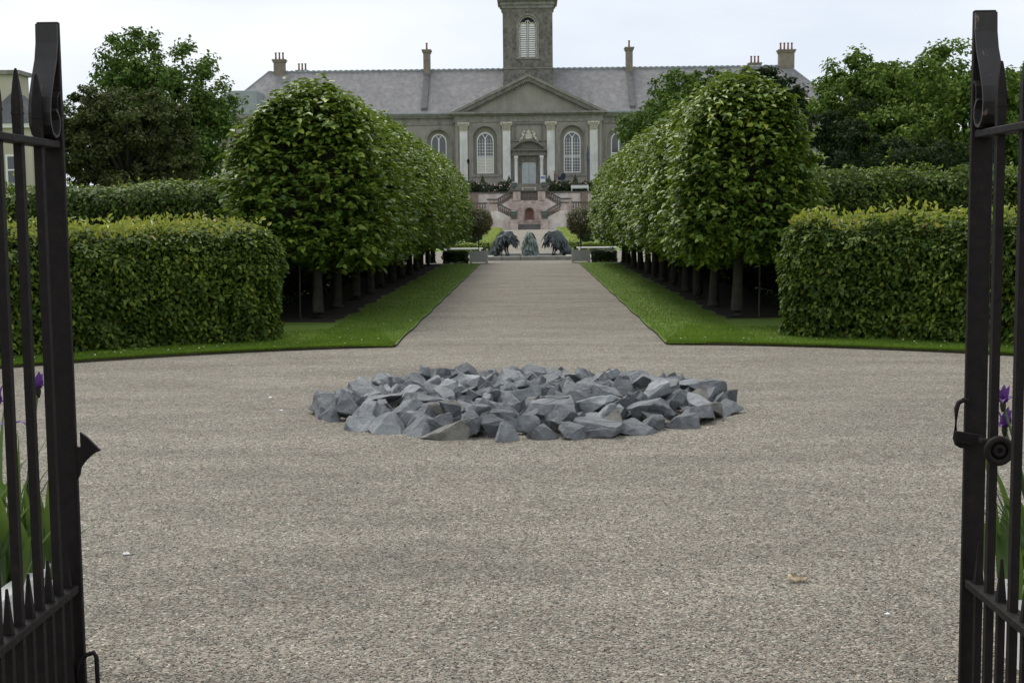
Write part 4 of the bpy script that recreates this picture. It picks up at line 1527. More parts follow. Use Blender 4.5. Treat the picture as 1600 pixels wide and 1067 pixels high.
# shrubs, roses and small cones on the terrace
def shrub(name, label, loc, rx, ry, rz, n, leaf, mat, seed, cat='shrub', group=None, flowers=0, fmat='rose', cone=False):
    g = np.random.default_rng(seed)
    t = thing(name, label, cat, loc, group)
    if cone:
        f = g.random(n) ** .6
        a = g.uniform(0, 6.28, n)
        rr = (f) * rx
        P = np.stack([rr * np.cos(a), rr * np.sin(a), 2 * rz * (1 - f)], 1)
        N = nrm(np.stack([np.cos(a), np.sin(a), np.full(n, .35)], 1))
    else:
        q = nrm(g.normal(size=(n, 3)))
        P = q * np.array([rx, ry, rz]) * (g.uniform(.55, 1.05, n) + wob(q, 3, seed, 2) * .16)[:, None] + np.array([0, 0, rz])
        P[:, 2] = np.maximum(P[:, 2], .02)
        N = q
    V, F = leaves(P, N, leaf, .6, .3, .4, .8, g, 4)
    f = bpy.data.objects.new('foliage', mesh_np('foliage', V, F, [mat]))
    C.objects.link(f)
    f.parent = t
    bm = bmesh.new()
    tube(bm, [(0, 0, -.05), (0, 0, rz * 1.1)], [.05, .02], 6)
    o = obj('stem', bm, 'bark')
    o.parent = t
    for k in range(flowers):
        q = nrm(g.normal(size=(1, 3)))[0]
        q[1] = -abs(q[1])
        p = q * np.array([rx, ry, rz]) * 1.03 + np.array([0, 0, rz])
        bm = bmesh.new()
        bmesh.ops.create_icosphere(bm, subdivisions=1, radius=.085 + .05 * g.random(), matrix=Matrix.Translation(Vector(p)) @ Matrix.Diagonal((1, 1, .7, 1)))
        o = obj('bloom', bm, fmat)
        o.parent = t
    return t


where = ['first', 'second', 'third', 'fourth', 'fifth', 'sixth']
for s in (-1, 1):
    side = 'left' if s < 0 else 'right'
    for k in range(5):
        x = s * (3.5 + k * 1.45)
        rosy = (s < 0 and k in (0, 1)) or (s > 0 and k in (0, 3))
        shrub('rose_bush', '%s dark rose bush from the landing on the %s terrace%s' % (where[k], side, ', full of pink blooms' if (s < 0 and k in (0, 1)) else ''),
              (x, 181.2 + .3 * (k % 2), 4.98), .95, .8, .62 + .1 * ((k * 7 + s) % 3), 1700, .2, 'rose_leaf', 300 + k + 10 * s, 'bush', 'rose bushes on the terrace', (16 if s < 0 else 5) if rosy else 2)
    for k, x in enumerate((2.8, 6.5)):
        shrub('box_cone', '%s small clipped cone %s of the doorway' % (('inner', 'outer')[k], side), (s * x, 185.2, TZ - .02), .42, .42, .62, 900, .1, 'box', 340 + k + 5 * s, 'shrub', 'clipped cones before the house', cone=True)

# white benches on the terrace, little platform at the door
def slat_bench(x, y, z, w, label, back=True, rot=0, mat='white'):
    t = thing('garden_bench', label, 'bench', (x, y, z))
    for k in range(4):
        bm = bmesh.new()
        box(bm, x - w / 2, x + w / 2, y - .22 + k * .12, y - .22 + k * .12 + .10, z + .41, z + .45)
        obj('seat_slat', bm, mat, t)
    for sx in (-1, 1):
        for sy in (-.19, .19):
            bm = bmesh.new()
            box(bm, x + sx * (w / 2 - .1) - .035, x + sx * (w / 2 - .1) + .035, y + sy - .035, y + sy + .035, z, z + .409)
            obj('leg', bm, mat, t)
    if back:
        for k in range(3):
            bm = bmesh.new()
            box(bm, x - w / 2, x + w / 2, y + .23, y + .26, z + .52 + k * .13, z + .61 + k * .13)
            obj('back_slat', bm, mat, t)
        for sx in (-1, 1):
            bm = bmesh.new()
            box(bm, x + sx * (w / 2 - .1) - .035, x + sx * (w / 2 - .1) + .035, y + .261, y + .32, z, z + .9)
            obj('back_post', bm, mat, t)
    else:
        bm = bmesh.new()
        for sx in (-1, 1):
            box(bm, x + sx * (w / 2 - .1) - .02, x + sx * (w / 2 - .1) + .02, y - .15, y + .15, z + .16, z + .20)
        obj('brace', bm, mat, t)
    return t


slat_bench(6.9, 179.5, 5.0, 2.4, 'long white bench on the upper terrace at right')
slat_bench(0, 180.2, 5.2, 1.9, 'white bench on the landing before the door', False)
struct(obj('landing_path', (lambda b: (box(b, -2.2, 2.2, 178.72, 184.0, 4.9, 5.2), b)[1])(bmesh.new()), 'gravel'))

# lamp post, banner, board
lp = thing('lamp_post', 'slim black lamp post beside the left window', 'lamp post', (-8.55, 186.5, TZ))
bm = bmesh.new()
lathe(bm, [(.14, TZ - .02), (.14, TZ + .5), (.06, TZ + .6), (.045, TZ + 2.9)], -8.55, 186.5, 8)
obj('post', bm, 'iron', lp)
bm = bmesh.new()
lathe(bm, [(.09, TZ + 2.9), (.2, TZ + 3.35), (.24, TZ + 3.38), (.03, TZ + 3.65)], -8.55, 186.5, 6)
obj('lantern', bm, 'iron', lp)
fb = thing('banner', 'furled blue banner on a pole beside the right window', 'banner', (8.3, 186.5, TZ))
bm = bmesh.new()
tube(bm, [(8.3, 186.5, TZ - .02), (8.3, 186.5, TZ + 5.2)], .05, 8)
obj('pole', bm, 'iron', fb)
bm = bmesh.new()
P = [(8.3 + .03 * math.sin(k), 186.45, TZ + 5.05 - k * .26) for k in range(11)]
tube(bm, P, [.07, .13, .15, .16, .17, .16, .18, .16, .17, .13, .06], 7)
obj('cloth', bm, 'flag', fb)
bd = thing('notice_board', 'blue and white notice board right of the door', 'sign', (1.95, 186.3, TZ))
bm = bmesh.new()
box(bm, 1.6, 2.3, 186.3, 186.34, TZ + .15, TZ + 1.2)
obj('board', bm, 'white', bd)
bm = bmesh.new()
box(bm, 1.66, 2.24, 186.285, 186.298, TZ + .72, TZ + 1.08)
obj('print', bm, 'sign_blue', bd)
bm = bmesh.new()
for x in (1.65, 2.25):
    box(bm, x - .03, x + .03, 186.341, 186.40, TZ - .01, TZ + 1.15)
obj('legs', bm, 'white', bd)

# person in brown, and a dark pram
def person(x, y, z, label):
    t = thing('person', label, 'person', (x, y, z))
    me = bpy.data.meshes.new('body')
    J = {}
    vs, es, rad = [], [], []
    def v(name, p, r, parent=None):
        J[name] = len(vs)
        vs.append(p)
        rad.append(r)
        if parent:
            es.append((J[parent], J[name]))
    v('pelvis', (0, 0, .95), .15)
    v('waist', (0, 0, 1.12), .135, 'pelvis')
    v('chest', (0, 0, 1.32), .16, 'waist')
    v('neck0', (0, 0, 1.46), .07, 'chest')
    v('neck', (0, -.01, 1.53), .052, 'neck0')
    v('head0', (0, -.02, 1.60), .085, 'neck')
    v('head1', (0, -.02, 1.68), .095, 'head0')
    v('head2', (0, -.01, 1.74), .07, 'head1')
    v('nose', (0, -.115, 1.63), .016, 'head0')
    for s, n in ((-1, 'l'), (1, 'r')):
        v(n + 'sh', (s * .17, 0, 1.42), .075, 'chest')
        v(n + 'el', (s * .24, .02, 1.15), .05, n + 'sh')
        v(n + 'wr', (s * .24, -.12, .97), .034, n + 'el')
        v(n + 'pa', (s * .235, -.17, .92), .032, n + 'wr')
        for k in range(4):
            v(n + 'f%d' % k, (s * (.22 + .012 * k), -.20 - .006 * (k % 3), .87 - .01 * (k % 2)), .010, n + 'pa')
        v(n + 'th', (s * .20, -.19, .94), .010, n + 'wr')
        v(n + 'hip', (s * .09, 0, .88), .10, 'pelvis')
        v(n + 'kn', (s * .10, -.02 * s, .50), .065, n + 'hip')
        v(n + 'an', (s * .10, .04 * s, .09), .042, n + 'kn')
        v(n + 'toe', (s * .12, .04 * s - .16, .04), .038, n + 'an')
    me.from_pydata(vs, es, [])
    for m in ('brown_coat', 'trousers', 'skin'):
        me.materials.append(M[m])
    o = bpy.data.objects.new('body', me)
    C.objects.link(o)
    sk = o.modifiers.new('skin', 'SKIN')
    for i, r in enumerate(rad):
        me.skin_vertices[0].data[i].radius = (r, r)
        me.skin_vertices[0].data[i].use_root = (i == 0)
    sb = o.modifiers.new('sub', 'SUBSURF')
    sb.levels = sb.render_levels = 1
    bpy.context.view_layer.update()
    dg = bpy.context.evaluated_depsgraph_get()
    m2 = bpy.data.meshes.new_from_object(o.evaluated_get(dg))
    for p in m2.polygons:
        c = p.center
        p.material_index = 2 if (c.z > 1.50 or (abs(c.x) > .19 and c.z < .98 and c.y < -.1)) else (0 if c.z > .62 else 1)
        p.use_smooth = True
    for m in ('brown_coat', 'trousers', 'skin'):
        if len(m2.materials) < 3:
            m2.materials.append(M[m])
    o.modifiers.clear()
    o.data = m2
    o.parent = t
    bm = bmesh.new()
    bmesh.ops.create_icosphere(bm, subdivisions=2, radius=.112, matrix=Matrix.Translation((0, .02, 1.71)) @ Matrix.Diagonal((.95, 1.05, .95, 1)))
    h = obj('hair', bm, 'hair', None, True)
    h.parent = t
    t.rotation_euler.z = R(75)
    return t


person(3.62, 186.2, TZ, 'person in a brown coat standing right of the door')
pr_ = thing('pram', 'dark navy hooded pram beside the person in brown', 'pram', (4.6, 186.2, TZ))
bm = bmesh.new()
prism_y(bm, [(4.1, TZ + .55), (5.0, TZ + .50), (5.15, TZ + .95), (4.05, TZ + .95)], 185.95, 186.45)
obj('basket', bm, 'navy', pr_)
bm = bmesh.new()
prism_y(bm, [(4.45, TZ + .951), (5.15, TZ + .951), (5.18, TZ + 1.15), (5.02, TZ + 1.38), (4.75, TZ + 1.47), (4.52, TZ + 1.35)], 185.95, 186.45)
obj('hood', bm, 'navy', pr_)
bm = bmesh.new()
tube(bm, [(4.1, 185.97, TZ + .9), (3.9, 186.0, TZ + 1.1), (3.9, 186.4, TZ + 1.1), (4.1, 186.43, TZ + .9)], .018, 6)
obj('handle', bm, 'iron', pr_)
for x in (4.25, 4.95):
    for y in (185.95, 186.45):
        bm = bmesh.new()
        bmesh.ops.create_cone(bm, cap_ends=True, segments=16, radius1=.19, radius2=.19, depth=.04, matrix=Matrix.Translation((x, y, TZ + .19)) @ Matrix.Rotation(math.pi / 2, 4, 'X'))
        tube(bm, [(x, y + (.03 if y > 186.2 else -.03) * -1, TZ + .19), (4.6, 186.2, TZ + .6)], .015, 5)
        obj('wheel', bm, 'iron', pr_)

# ================================================================== PARTERRE AND FOUNTAIN
for s in (-1, 1):
    side = 'left' if s < 0 else 'right'
    ang = math.atan2(1.35, 78)
    def w(V, s=s):
        f = (V[:, 1] + 39) / 78
        x = V[:, 0] * (1 + .7 * f) + 1.98 + 1.42 * f
        return np.stack([s * x, 97 + V[:, 1], V[:, 2]], 1)
    hedge('golden_hedge', 'long bright yellow-green box hedge %s of the far walk' % side, .30, 39, .28, .08, 90000, .065, 'golden_box', (0, 0, 0), 0, 400 + s, w, 0, 'golden box hedges', .02, shape=4, deep=.03, shrink=.09, faces=(1, 1, 1, .1, 1, 0))
    hedge('box_hedge', 'short box hedge facing the pool behind the %s bench' % side, .75, .25, .24, .08, 5000, .06, 'golden_box', (s * 3.05, 58.2, 0), 0, 410 + s, None, 0, 'golden box hedges', .02, shape=4, deep=.03, shrink=.09)
    hedge('yew_block', 'dark clipped block behind the %s standard tree' % side, .36, .5, .50, .1, 5000, .07, 'box', (s * 2.62, 61.5, 0), 0, 420 + s, None, 0, 'dark clipped blocks', .03, shape=4, deep=.04, shrink=.1)
    hedge('low_box_hedge', 'low dark box hedge beside the %s planter' % side, .42, .3, .22, .08, 5500, .05, 'box', (s * 2.62, 46.2, 0), 0, 430 + s, None, 0, 'low box hedges by planters', .02, shape=4, deep=.03, shrink=.08)
    slat_bench(s * 2.55, 50.3, 0, 1.5, 'white backless bench %s of the pool' % side, False)
    # square planter with a standard tree
    px_ = s * 1.80
    py_ = 46.4
    t = thing('planter_box', 'square pale planter box at the %s end of the walk' % side, 'planter', (px_, py_, 0), 'planter boxes by the pool')
    hw_ = .285
    for fx, fy in ((0, -1), (0, 1), (-1, 0), (1, 0)):
        for k in range(5):
            o_ = -.22 + k * .11
            bm = bmesh.new()
            if fx == 0:
                box(bm, px_ + o_ - .052, px_ + o_ + .052, py_ + fy * hw_ - .012, py_ + fy * hw_ + .012, .05, .40)
            else:
                box(bm, px_ + fx * hw_ - .012, px_ + fx * hw_ + .012, py_ + o_ - .052, py_ + o_ + .052, .05, .40)
            obj('board', bm, 'planter', t)
    for sx in (-1, 1):
        for sy in (-1, 1):
            bm = bmesh.new()
            x, y = px_ + sx * .285, py_ + sy * .285
            box(bm, x - .032, x + .032, y - .032, y + .032, 0, .44)
            bmesh.ops.create_icosphere(bm, subdivisions=2, radius=.034, matrix=Matrix.Translation((x, y, .47)))
            obj('corner_post', bm, 'planter', t)
    bm = bmesh.new()
    for a in (-1, 1):
        box(bm, px_ - .25, px_ + .25, py_ + a * .285 - .02, py_ + a * .285 + .02, .401, .425)
        box(bm, px_ + a * .285 - .02, px_ + a * .285 + .02, py_ - .25, py_ + .25, .401, .425)
    obj('rim', bm, 'planter', t)
    bm = bmesh.new()
    box(bm, px_ - .27, px_ + .27, py_ - .27, py_ + .27, .3, .37)
    obj('soil', bm, 'soil', t)
    tr = thing('standard_tree', 'small bronze-green standard tree in the %s planter' % side, 'tree', (px_, py_, .36), 'standard trees in planters')
    g = np.random.default_rng(440 + s)
    n = 6500
    q = nrm(g.normal(size=(n, 3)))
    P = q * np.array([.50, .46, .50]) * (g.uniform(.45, 1.0, n) ** .5 + wob(q, 4, 441 + s, 3) * .12)[:, None] + np.array([0, 0, 1.08])
    V, F = leaves(P, q, .06, .5, .1, .5, .8, g, 4)
    f = bpy.data.objects.new('crown', mesh_np('crown', V, F, ['bay']))
    C.objects.link(f)
    f.parent = tr
    bm = bmesh.new()
    tube(bm, [(0, 0, -.02), (.01, 0, .3), (-.01, 0, .62), (0, 0, 1.2)], [.035, .028, .026, .01], 7)
    for k in range(6):
        a = k * 1.05
        tube(bm, [(0, 0, .6 + .05 * k), (.3 * math.cos(a), .3 * math.sin(a), .95 + .05 * k)], [.014, .005], 5)
    o = obj('trunk', bm, 'bark')
    o.parent = tr

pool = thing('fountain_pool', 'square stone-kerbed fountain pool at the end of the walk', 'pool', (0, 51.3, 0))
PX, P0, P1 = 1.72, 49.0, 53.6
def kerb_run(xa, xb, ya, yb, n, alongx):
    for k in range(n):
        bm = bmesh.new()
        f0, f1 = k / n, (k + 1) / n
        if alongx:
            box(bm, xa + (xb - xa) * f0 + .006, xa + (xb - xa) * f1 - .006, ya, yb, -.02, .15 + .004 * (k % 2))
        else:
            box(bm, xa, xb, ya + (yb - ya) * f0 + .006, ya + (yb - ya) * f1 - .006, -.02, .15 + .004 * (k % 2))
        obj('kerb_stone', bm, 'kerb', pool, bevel=.012)
kerb_run(-PX, PX, P0, P0 + .34, 5, True)
kerb_run(-PX, PX, P1 - .34, P1, 5, True)
kerb_run(-PX, -PX + .34, P0 + .345, P1 - .345, 6, False)
kerb_run(PX - .34, PX, P0 + .345, P1 - .345, 6, False)
bm = bmesh.new()
box(bm, -PX + .34, PX - .34, P0 + .34, P1 - .34, -.01, .085)
obj('water', bm, 'water', pool)
for s in (-1, 1):
    for k in range(2):
        bm = bmesh.new()
        box(bm, min(s * (1.80 + k * .5), s * (2.28 + k * .5)), max(s * (1.80 + k * .5), s * (2.28 + k * .5)), 49.4, 53.2, -.02, .10 - .04 * k)
        o = obj('paving_slab', bm, 'kerb', pool, bevel=.01)


def bronze_form(label, base, rot, mat, seed, upright=False):
    """ragged bronze wave: a tapering body that arches over, hung with torn flakes"""
    g = random.Random(seed)
    t = thing('bronze_fountain_form', label, 'sculpture', base, 'ragged bronze forms in the pool')
    t.rotation_euler.z = rot
    bm = bmesh.new()
    if upright:
        spine = [(0, .15, -.02), (0, .12, .25), (0, .05, .5), (0, -.02, .72), (0, -.05, .93)]
        rad = [.38, .33, .27, .20, .10]
    else:
        spine = [(-.58, 0, -.02), (-.42, 0, .22), (-.22, 0, .55), (-.02, 0, .80), (.20, 0, .80), (.36, 0, .62)]
        rad = [.17, .20, .25, .24, .20, .08]
    tube(bm, spine, rad, 12)
    bmesh.ops.subdivide_edges(bm, edges=bm.edges[:], cuts=2, use_grid_fill=True)
    for v in bm.verts:
        d = Vector((math.sin(v.co.x * 23 + v.co.z * 17), math.sin(v.co.y * 27 + v.co.z * 13), math.sin(v.co.x * 19 + v.co.y * 31))) * .028
        v.co += d + Vector((g.uniform(-1, 1), g.uniform(-1, 1), g.uniform(-1, 1))) * .014
    obj_ = obj('body', bm, mat)
    obj_.parent = t
    bm = bmesh.new()
    for k in range(300):
        f = g.random()
        i = min(int(f * (len(spine) - 1)), len(spine) - 2)
        u = f * (len(spine) - 1) - i
        c = Vector(spine[i]).lerp(Vector(spine[i + 1]), u)
        r = rad[i] * (1 - u) + rad[i + 1] * u
        a = g.uniform(0, 6.28)
        d = Vector((math.cos(a) * .6, math.sin(a), .5 * math.cos(a * 1.7))).normalized()
        p = c + d * r * g.uniform(.75, 1.0)
        L = g.uniform(.08, .30) * (1.25 if not upright and f > .5 else 1)
        down = Vector((g.uniform(-.35, .35) + (.25 if not upright else 0), d.y * .5, -1)).normalized()
        side = down.cross(d).normalized() * g.uniform(.02, .05)
        q = [p + side, p - side, p + down * L * .6 - side * .8 + d * .04, p + down * L + d * .05, p + down * L * .6 + side * .9 + d * .04]
        if min(w_.z for w_ in q) < .0:
            continue
        A = [bm.verts.new(x) for x in q]
        B = [bm.verts.new(x + d * .014) for x in q]
        bm.faces.new(A)
        bm.faces.new(B[::-1])
        for i2 in range(5):
            bm.faces.new((A[i2], A[(i2 + 1) % 5], B[(i2 + 1) % 5], B[i2]))
    o = obj('torn_flakes', bm, mat, kind='stuff')
    o.parent = t
    if not upright:
        bm = bmesh.new()
        for dx in (.02, .1):
            tube(bm, [(dx, .05 - dx, .62), (dx - .04, .03, .3), (dx, .04 - dx * .5, .12), (dx + .03, 0, -.02)], [.06, .035, .03, .07], 7)
        o = obj('prop', bm, mat)
        o.parent = t
    return t


bronze_form('dark ragged bronze form arching in from the left of the pool', (-.93, 51.2, .08), 0, 'bronze', 1)
bronze_form('dark ragged bronze form arching in from the right of the pool', (1.0, 51.2, .08), math.pi, 'bronze', 2)
bronze_form('pale green ragged bronze form standing in the middle of the pool', (0.02, 50.1, .08), 0, 'verdigris', 3, True)

# ================================================================== THE RING OF STONES
SC = Vector((-.07, 11.10, 0))
SR = 1.84


def rock_mesh(seed, L, Wd, Hh):
    """quarried slab: an irregular outline with sheared, broken edges"""
    g = random.Random(seed)
    bm = bmesh.new()
    n = g.randint(5, 7)
    a0 = g.uniform(0, 6.28)
    shx, shy = g.uniform(-.16, .16) * L, g.uniform(-.16, .16) * Wd
    slope, sdir = g.uniform(.15, 1.1), g.uniform(0, 6.28)
    for lvl, k in ((0, 1.0), (1, g.uniform(.35, .95))):
        for i in range(n):
            a = a0 + i * 2 * math.pi / n + g.uniform(-.38, .38)
            rr = g.uniform(.66, 1.12) * k
            x, y = math.cos(a) * L * .5 * rr, math.sin(a) * Wd * .5 * rr
            z = lvl * Hh * (1 + slope * math.cos(a - sdir)) + g.uniform(-.08, .08) * Hh
            bm.verts.new((x + shx * lvl, y + shy * lvl, z))
    r = bmesh.ops.convex_hull(bm, input=bm.verts[:])
    junk = list({e for e in r['geom_interior'] + r['geom_unused'] if isinstance(e, bmesh.types.BMVert)})
    bmesh.ops.delete(bm, geom=junk, context='VERTS')
    bmesh.ops.dissolve_limit(bm, angle_limit=R(14), verts=bm.verts[:], edges=bm.edges[:])
    # knock flakes off: slice a corner or two
    for _ in range(g.randint(1, 3)):
        d = Vector((g.gauss(0, 1), g.gauss(0, 1), abs(g.gauss(0, .7)) + .2)).normalized()
        far = max(v.co.dot(d) for v in bm.verts)
        bmesh.ops.bisect_plane(bm, geom=bm.verts[:] + bm.edges[:] + bm.faces[:], plane_co=d * (far - g.uniform(.02, .05)), plane_no=d, clear_outer=True)
        pts = [v.co.copy() for v in bm.verts]
        bm.clear()
        for p in pts:
            bm.verts.new(p)
        bmesh.ops.remove_doubles(bm, verts=bm.verts[:], dist=.004)
        r = bmesh.ops.convex_hull(bm, input=bm.verts[:])
        bmesh.ops.delete(bm, geom=list({e for e in r['geom_interior'] + r['geom_unused'] if isinstance(e, bmesh.types.BMVert)}), context='VERTS')
        bmesh.ops.dissolve_limit(bm, angle_limit=R(5), verts=bm.verts[:], edges=bm.edges[:])
    bmesh.ops.bevel(bm, geom=bm.edges[:], offset=.005, segments=1, affect='EDGES')
    bmesh.ops.triangulate(bm, faces=bm.faces[:])
    for _ in range(2):
        bmesh.ops.subdivide_edges(bm, edges=[e for e in bm.edges if e.calc_length() > .07], cuts=1)
        bmesh.ops.triangulate(bm, faces=bm.faces[:])
    for v in bm.verts:
        v.co += Vector((math.sin(v.co.y * 31 + seed), math.sin(v.co.z * 47 + v.co.x * 19 + seed * 2), math.sin(v.co.x * 29 + v.co.y * 17 + seed * 3))) * .004 + Vector((g.uniform(-1, 1), g.uniform(-1, 1), g.uniform(-1, 1))) * .003
    bmesh.ops.recalc_face_normals(bm, faces=bm.faces[:])
    me = bpy.data.meshes.new('stone')
    bm.to_mesh(me)
    bm.free()
    me.materials.append(M['rock'])
    return me


def stones():
    g = random.Random(21)
    spots = []
    # front-to-back rim first, evenly spaced, then the filling
    nrim = 42
    for i in range(nrim):
        a = 2 * math.pi * i / nrim + g.uniform(-.04, .04)
        r = SR - .17 + g.uniform(-.05, .05)
        spots.append((r * math.cos(a), r * math.sin(a), 'rim', a))
    tries = 0
    while len(spots) < 275 and tries < 20000:
        tries += 1
        r, a = (SR - .25) * math.sqrt(g.random()), g.uniform(0, 6.28)
        x, y = r * math.cos(a), r * math.sin(a)
        if all((x - p[0]) ** 2 + (y - p[1]) ** 2 > .150 ** 2 for p in spots):
            spots.append((x, y, 'fill', a))
    placed = []
    looks = {}
    for i, (x, y, kind, a) in enumerate(spots):
        rim = kind == 'rim'
        L = g.uniform(.30, .56) if rim else g.uniform(.22, .54)
        Wd = L * g.uniform(.42, .78)
        Hh = g.uniform(.06, .12) if rim else g.uniform(.05, .125)
        me = rock_mesh(1000 + i, L, Wd, Hh)
        big = g.random() < (.10 if rim else .07)
        tx, ty = (g.gauss(0, .16), g.gauss(0, .16)) if rim else (g.gauss(0, .32), g.gauss(0, .32))
        if big and not rim:
            tx = g.choice((-1, 1)) * g.uniform(.7, 1.15)
        e = Euler((tx, ty, g.uniform(0, 6.28) if not rim else a + math.pi / 2 + g.uniform(-.5, .5)))
        m = e.to_matrix()
        zmin = min((m @ v.co).z for v in me.vertices)
        lift = 0 if rim else g.uniform(0, .065)
        zmax = max((m @ v.co).z for v in me.vertices) - zmin - .012 + lift
        cap = .15 if rim else (.15 + .07 * g.random() + (.07 if g.random() < .09 else 0))
        lift -= max(0, zmax - cap)
        o = bpy.data.objects.new('stone', me)
        C.objects.link(o)
        o.rotation_euler = e
        o.location = (SC.x + x, SC.y + y, -zmin - .012 + lift)
        tone = g.choices(('dark', 'grey', 'pale', 'brownish'), (32, 44, 20, 4))[0]
        k_ = g.uniform(.88, 1.14)
        o.color = (*[c_ * k_ for c_ in {'dark': (.082, .090, .098), 'grey': (.142, .153, .162), 'pale': (.235, .25, .26), 'brownish': (.150, .146, .128)}[tone]], 1)
        pose = 'lying flat' if max(abs(tx), abs(ty)) < .30 else 'tilted' if max(abs(tx), abs(ty)) < .7 else 'on edge'
        looks[o.name] = ('small' if L < .32 else 'large', tone, pose)
        placed.append((o, x, y, kind))
    # labels: the rim is told stone by stone, the heap by zone
    def nth(n):
        w = ['first', 'second', 'third', 'fourth', 'fifth', 'sixth', 'seventh', 'eighth', 'ninth', 'tenth', 'eleventh', 'twelfth', 'thirteenth', 'fourteenth', 'fifteenth', 'sixteenth']
        return w[n]
    rims = sorted([p for p in placed if p[3] == 'rim'], key=lambda p: p[1])
    front = [p for p in rims if p[2] < -.9]
    back = [p for p in rims if p[2] > .9]
    left = sorted([p for p in rims if abs(p[2]) <= .9 and p[1] < 0], key=lambda p: p[2])
    right = sorted([p for p in rims if abs(p[2]) <= .9 and p[1] > 0], key=lambda p: p[2])
    for lst, fmt in ((front, 'grey stone on the near rim of the stone ring, %s from the left'), (back, 'grey stone on the far rim of the stone ring, %s from the left'),
                     (left, 'grey stone on the left rim of the stone ring, %s from the front'), (right, 'grey stone on the right rim of the stone ring, %s from the front')):
        for i, p in enumerate(lst):
            tag(p[0], fmt % nth(i), 'stone', 'rim stones of the ring')
    sets = {}
    for o, x, y, k in placed:
        if k == 'fill':
            d = 'near' if y < -.5 else 'far' if y > .5 else 'middle'
            c_ = 'left' if x < -.55 else 'right' if x > .55 else 'centre'
            key = ('%s %s slab %s' % looks[o.name], '%s %s' % (d, c_))
            sets.setdefault(key, []).append((x, o))
    for (look, zone), lst in sets.items():
        lst.sort(key=lambda q: q[0])
        for i, (x, o) in enumerate(lst):
            suf = '' if len(lst) == 1 else (', ' + (('left', 'right')[i] + ' one of two' if len(lst) == 2 else nth(i) + ' from left'))
            tag(o, '%s, %s of stone heap%s' % (look, zone, suf), 'stone', 'heaped stones of the ring')
    def special(p, lab):
        p[0]['label'] = lab
        del p[0]['group']
    fills = [p for p in placed if p[3] == 'fill']
    tops = sorted(fills, key=lambda p: -max((p[0].rotation_euler.to_matrix() @ v.co).z + p[0].location.z for v in p[0].data.vertices))
    special(tops[0], 'grey stone poking up highest out of the stone ring')


stones()

# ================================================================== IRON GATES
def gate_leaf(s, label, bars, dogs):
    t = thing('iron_gate', label, 'gate', (s * 1.4, 3.97, 0), 'leaves of the open iron gate')
    xc = -1.434 if s < 0 else 1.353
    yE = 3.975
    w = .0325
    bm = bmesh.new()
    box(bm, xc - w, xc + w, yE - .008, yE + .012, .03, 2.195)
    obj('stile', bm, 'iron', t, bevel=.0025)
    for z, th in ((.468, .026), (1.832, .022), (.10, .03)):
        bm = bmesh.new()
        box(bm, xc - .026, xc + .026, 2.55, yE - .0085, z - th / 2, z + th / 2)
        obj('rail', bm, 'iron', t, bevel=.003)
    b = .0118
    for y in bars:
        bm = bmesh.new()
        box(bm, xc - b, xc + b, y - b, y + b, .05, 1.845)
        # spear: swells a little, then tapers to a blunt point
        rows = [(1.845, 1.0, 1.0), (1.90, 1.10, 1.0), (1.94, 1.12, .9), (1.99, .7, .6), (2.022, .36, .3), (2.03, .18, .18)]
        prev = None
        for z, kx, ky in rows:
            ring = [bm.verts.new((xc + sx * b * kx, y + sy * b * ky, z)) for sx, sy in ((-1, -1), (1, -1), (1, 1), (-1, 1))]
            if prev:
                for i in range(4):
                    bm.faces.new((prev[i], prev[(i + 1) % 4], ring[(i + 1) % 4], ring[i]))
            prev = ring
        bm.faces.new(prev)
        obj('bar', bm, 'iron', t)
        bm = bmesh.new()
        box(bm, xc - b * 1.18, xc + b * 1.18, y - b * 1.18, y + b * 1.18, 1.902, 1.909)
        obj('bar_collar', bm, 'iron', t)
    for y in dogs:
        bm = bmesh.new()
        k = .0105
        box(bm, xc - k, xc + k, y - k, y + k, .05, .482)
        A = [bm.verts.new((xc + sx * k * 1.25, y + sy * k, .4821)) for sx, sy in ((-1, -1), (1, -1), (1, 1), (-1, 1))]
        B = [bm.verts.new((xc + sx * k * .28, y + sy * k * .28, .607)) for sx, sy in ((-1, -1), (1, -1), (1, 1), (-1, 1))]
        for i in range(4):
            bm.faces.new((A[i], A[(i + 1) % 4], B[(i + 1) % 4], B[i]))
        bm.faces.new(B)
        obj('dog_bar', bm, 'iron', t)
    # hinge stile out of shot
    bm = bmesh.new()
    box(bm, xc - .03, xc + .03, 2.49, 2.549, .02, 2.1)
    obj('hinge_stile', bm, 'iron', t, bevel=.003)
    # curled band over the stile
    prof = [(yE - .012, 2.188), (yE - .016, 2.13), (yE - .03, 2.08), (yE - .062, 2.02), (yE - .088, 1.965), (yE - .098, 1.92), (yE - .095, 1.885), (yE - .080, 1.862), (yE - .058, 1.852), (yE - .036, 1.858), (yE - .022, 1.878), (yE - .020, 1.905), (yE - .034, 1.925), (yE - .05, 1.932)]
    bm = bmesh.new()
    ribbon_yz(bm, prof, xc - w, xc + w, .008)
    sc = obj('scroll_band', bm, 'worn_iron', t)
    bm = bmesh.new()
    prof2 = [(yE - .034, 1.93), (yE - .036, 1.95), (yE - .032, 1.97), (yE - .020, 1.983), (yE - .009, 1.986)]
    ribbon_yz(bm, prof2, xc - w, xc + w, .007)
    obj('scroll_tail', bm, 'iron', sc)
    return t, xc, yE


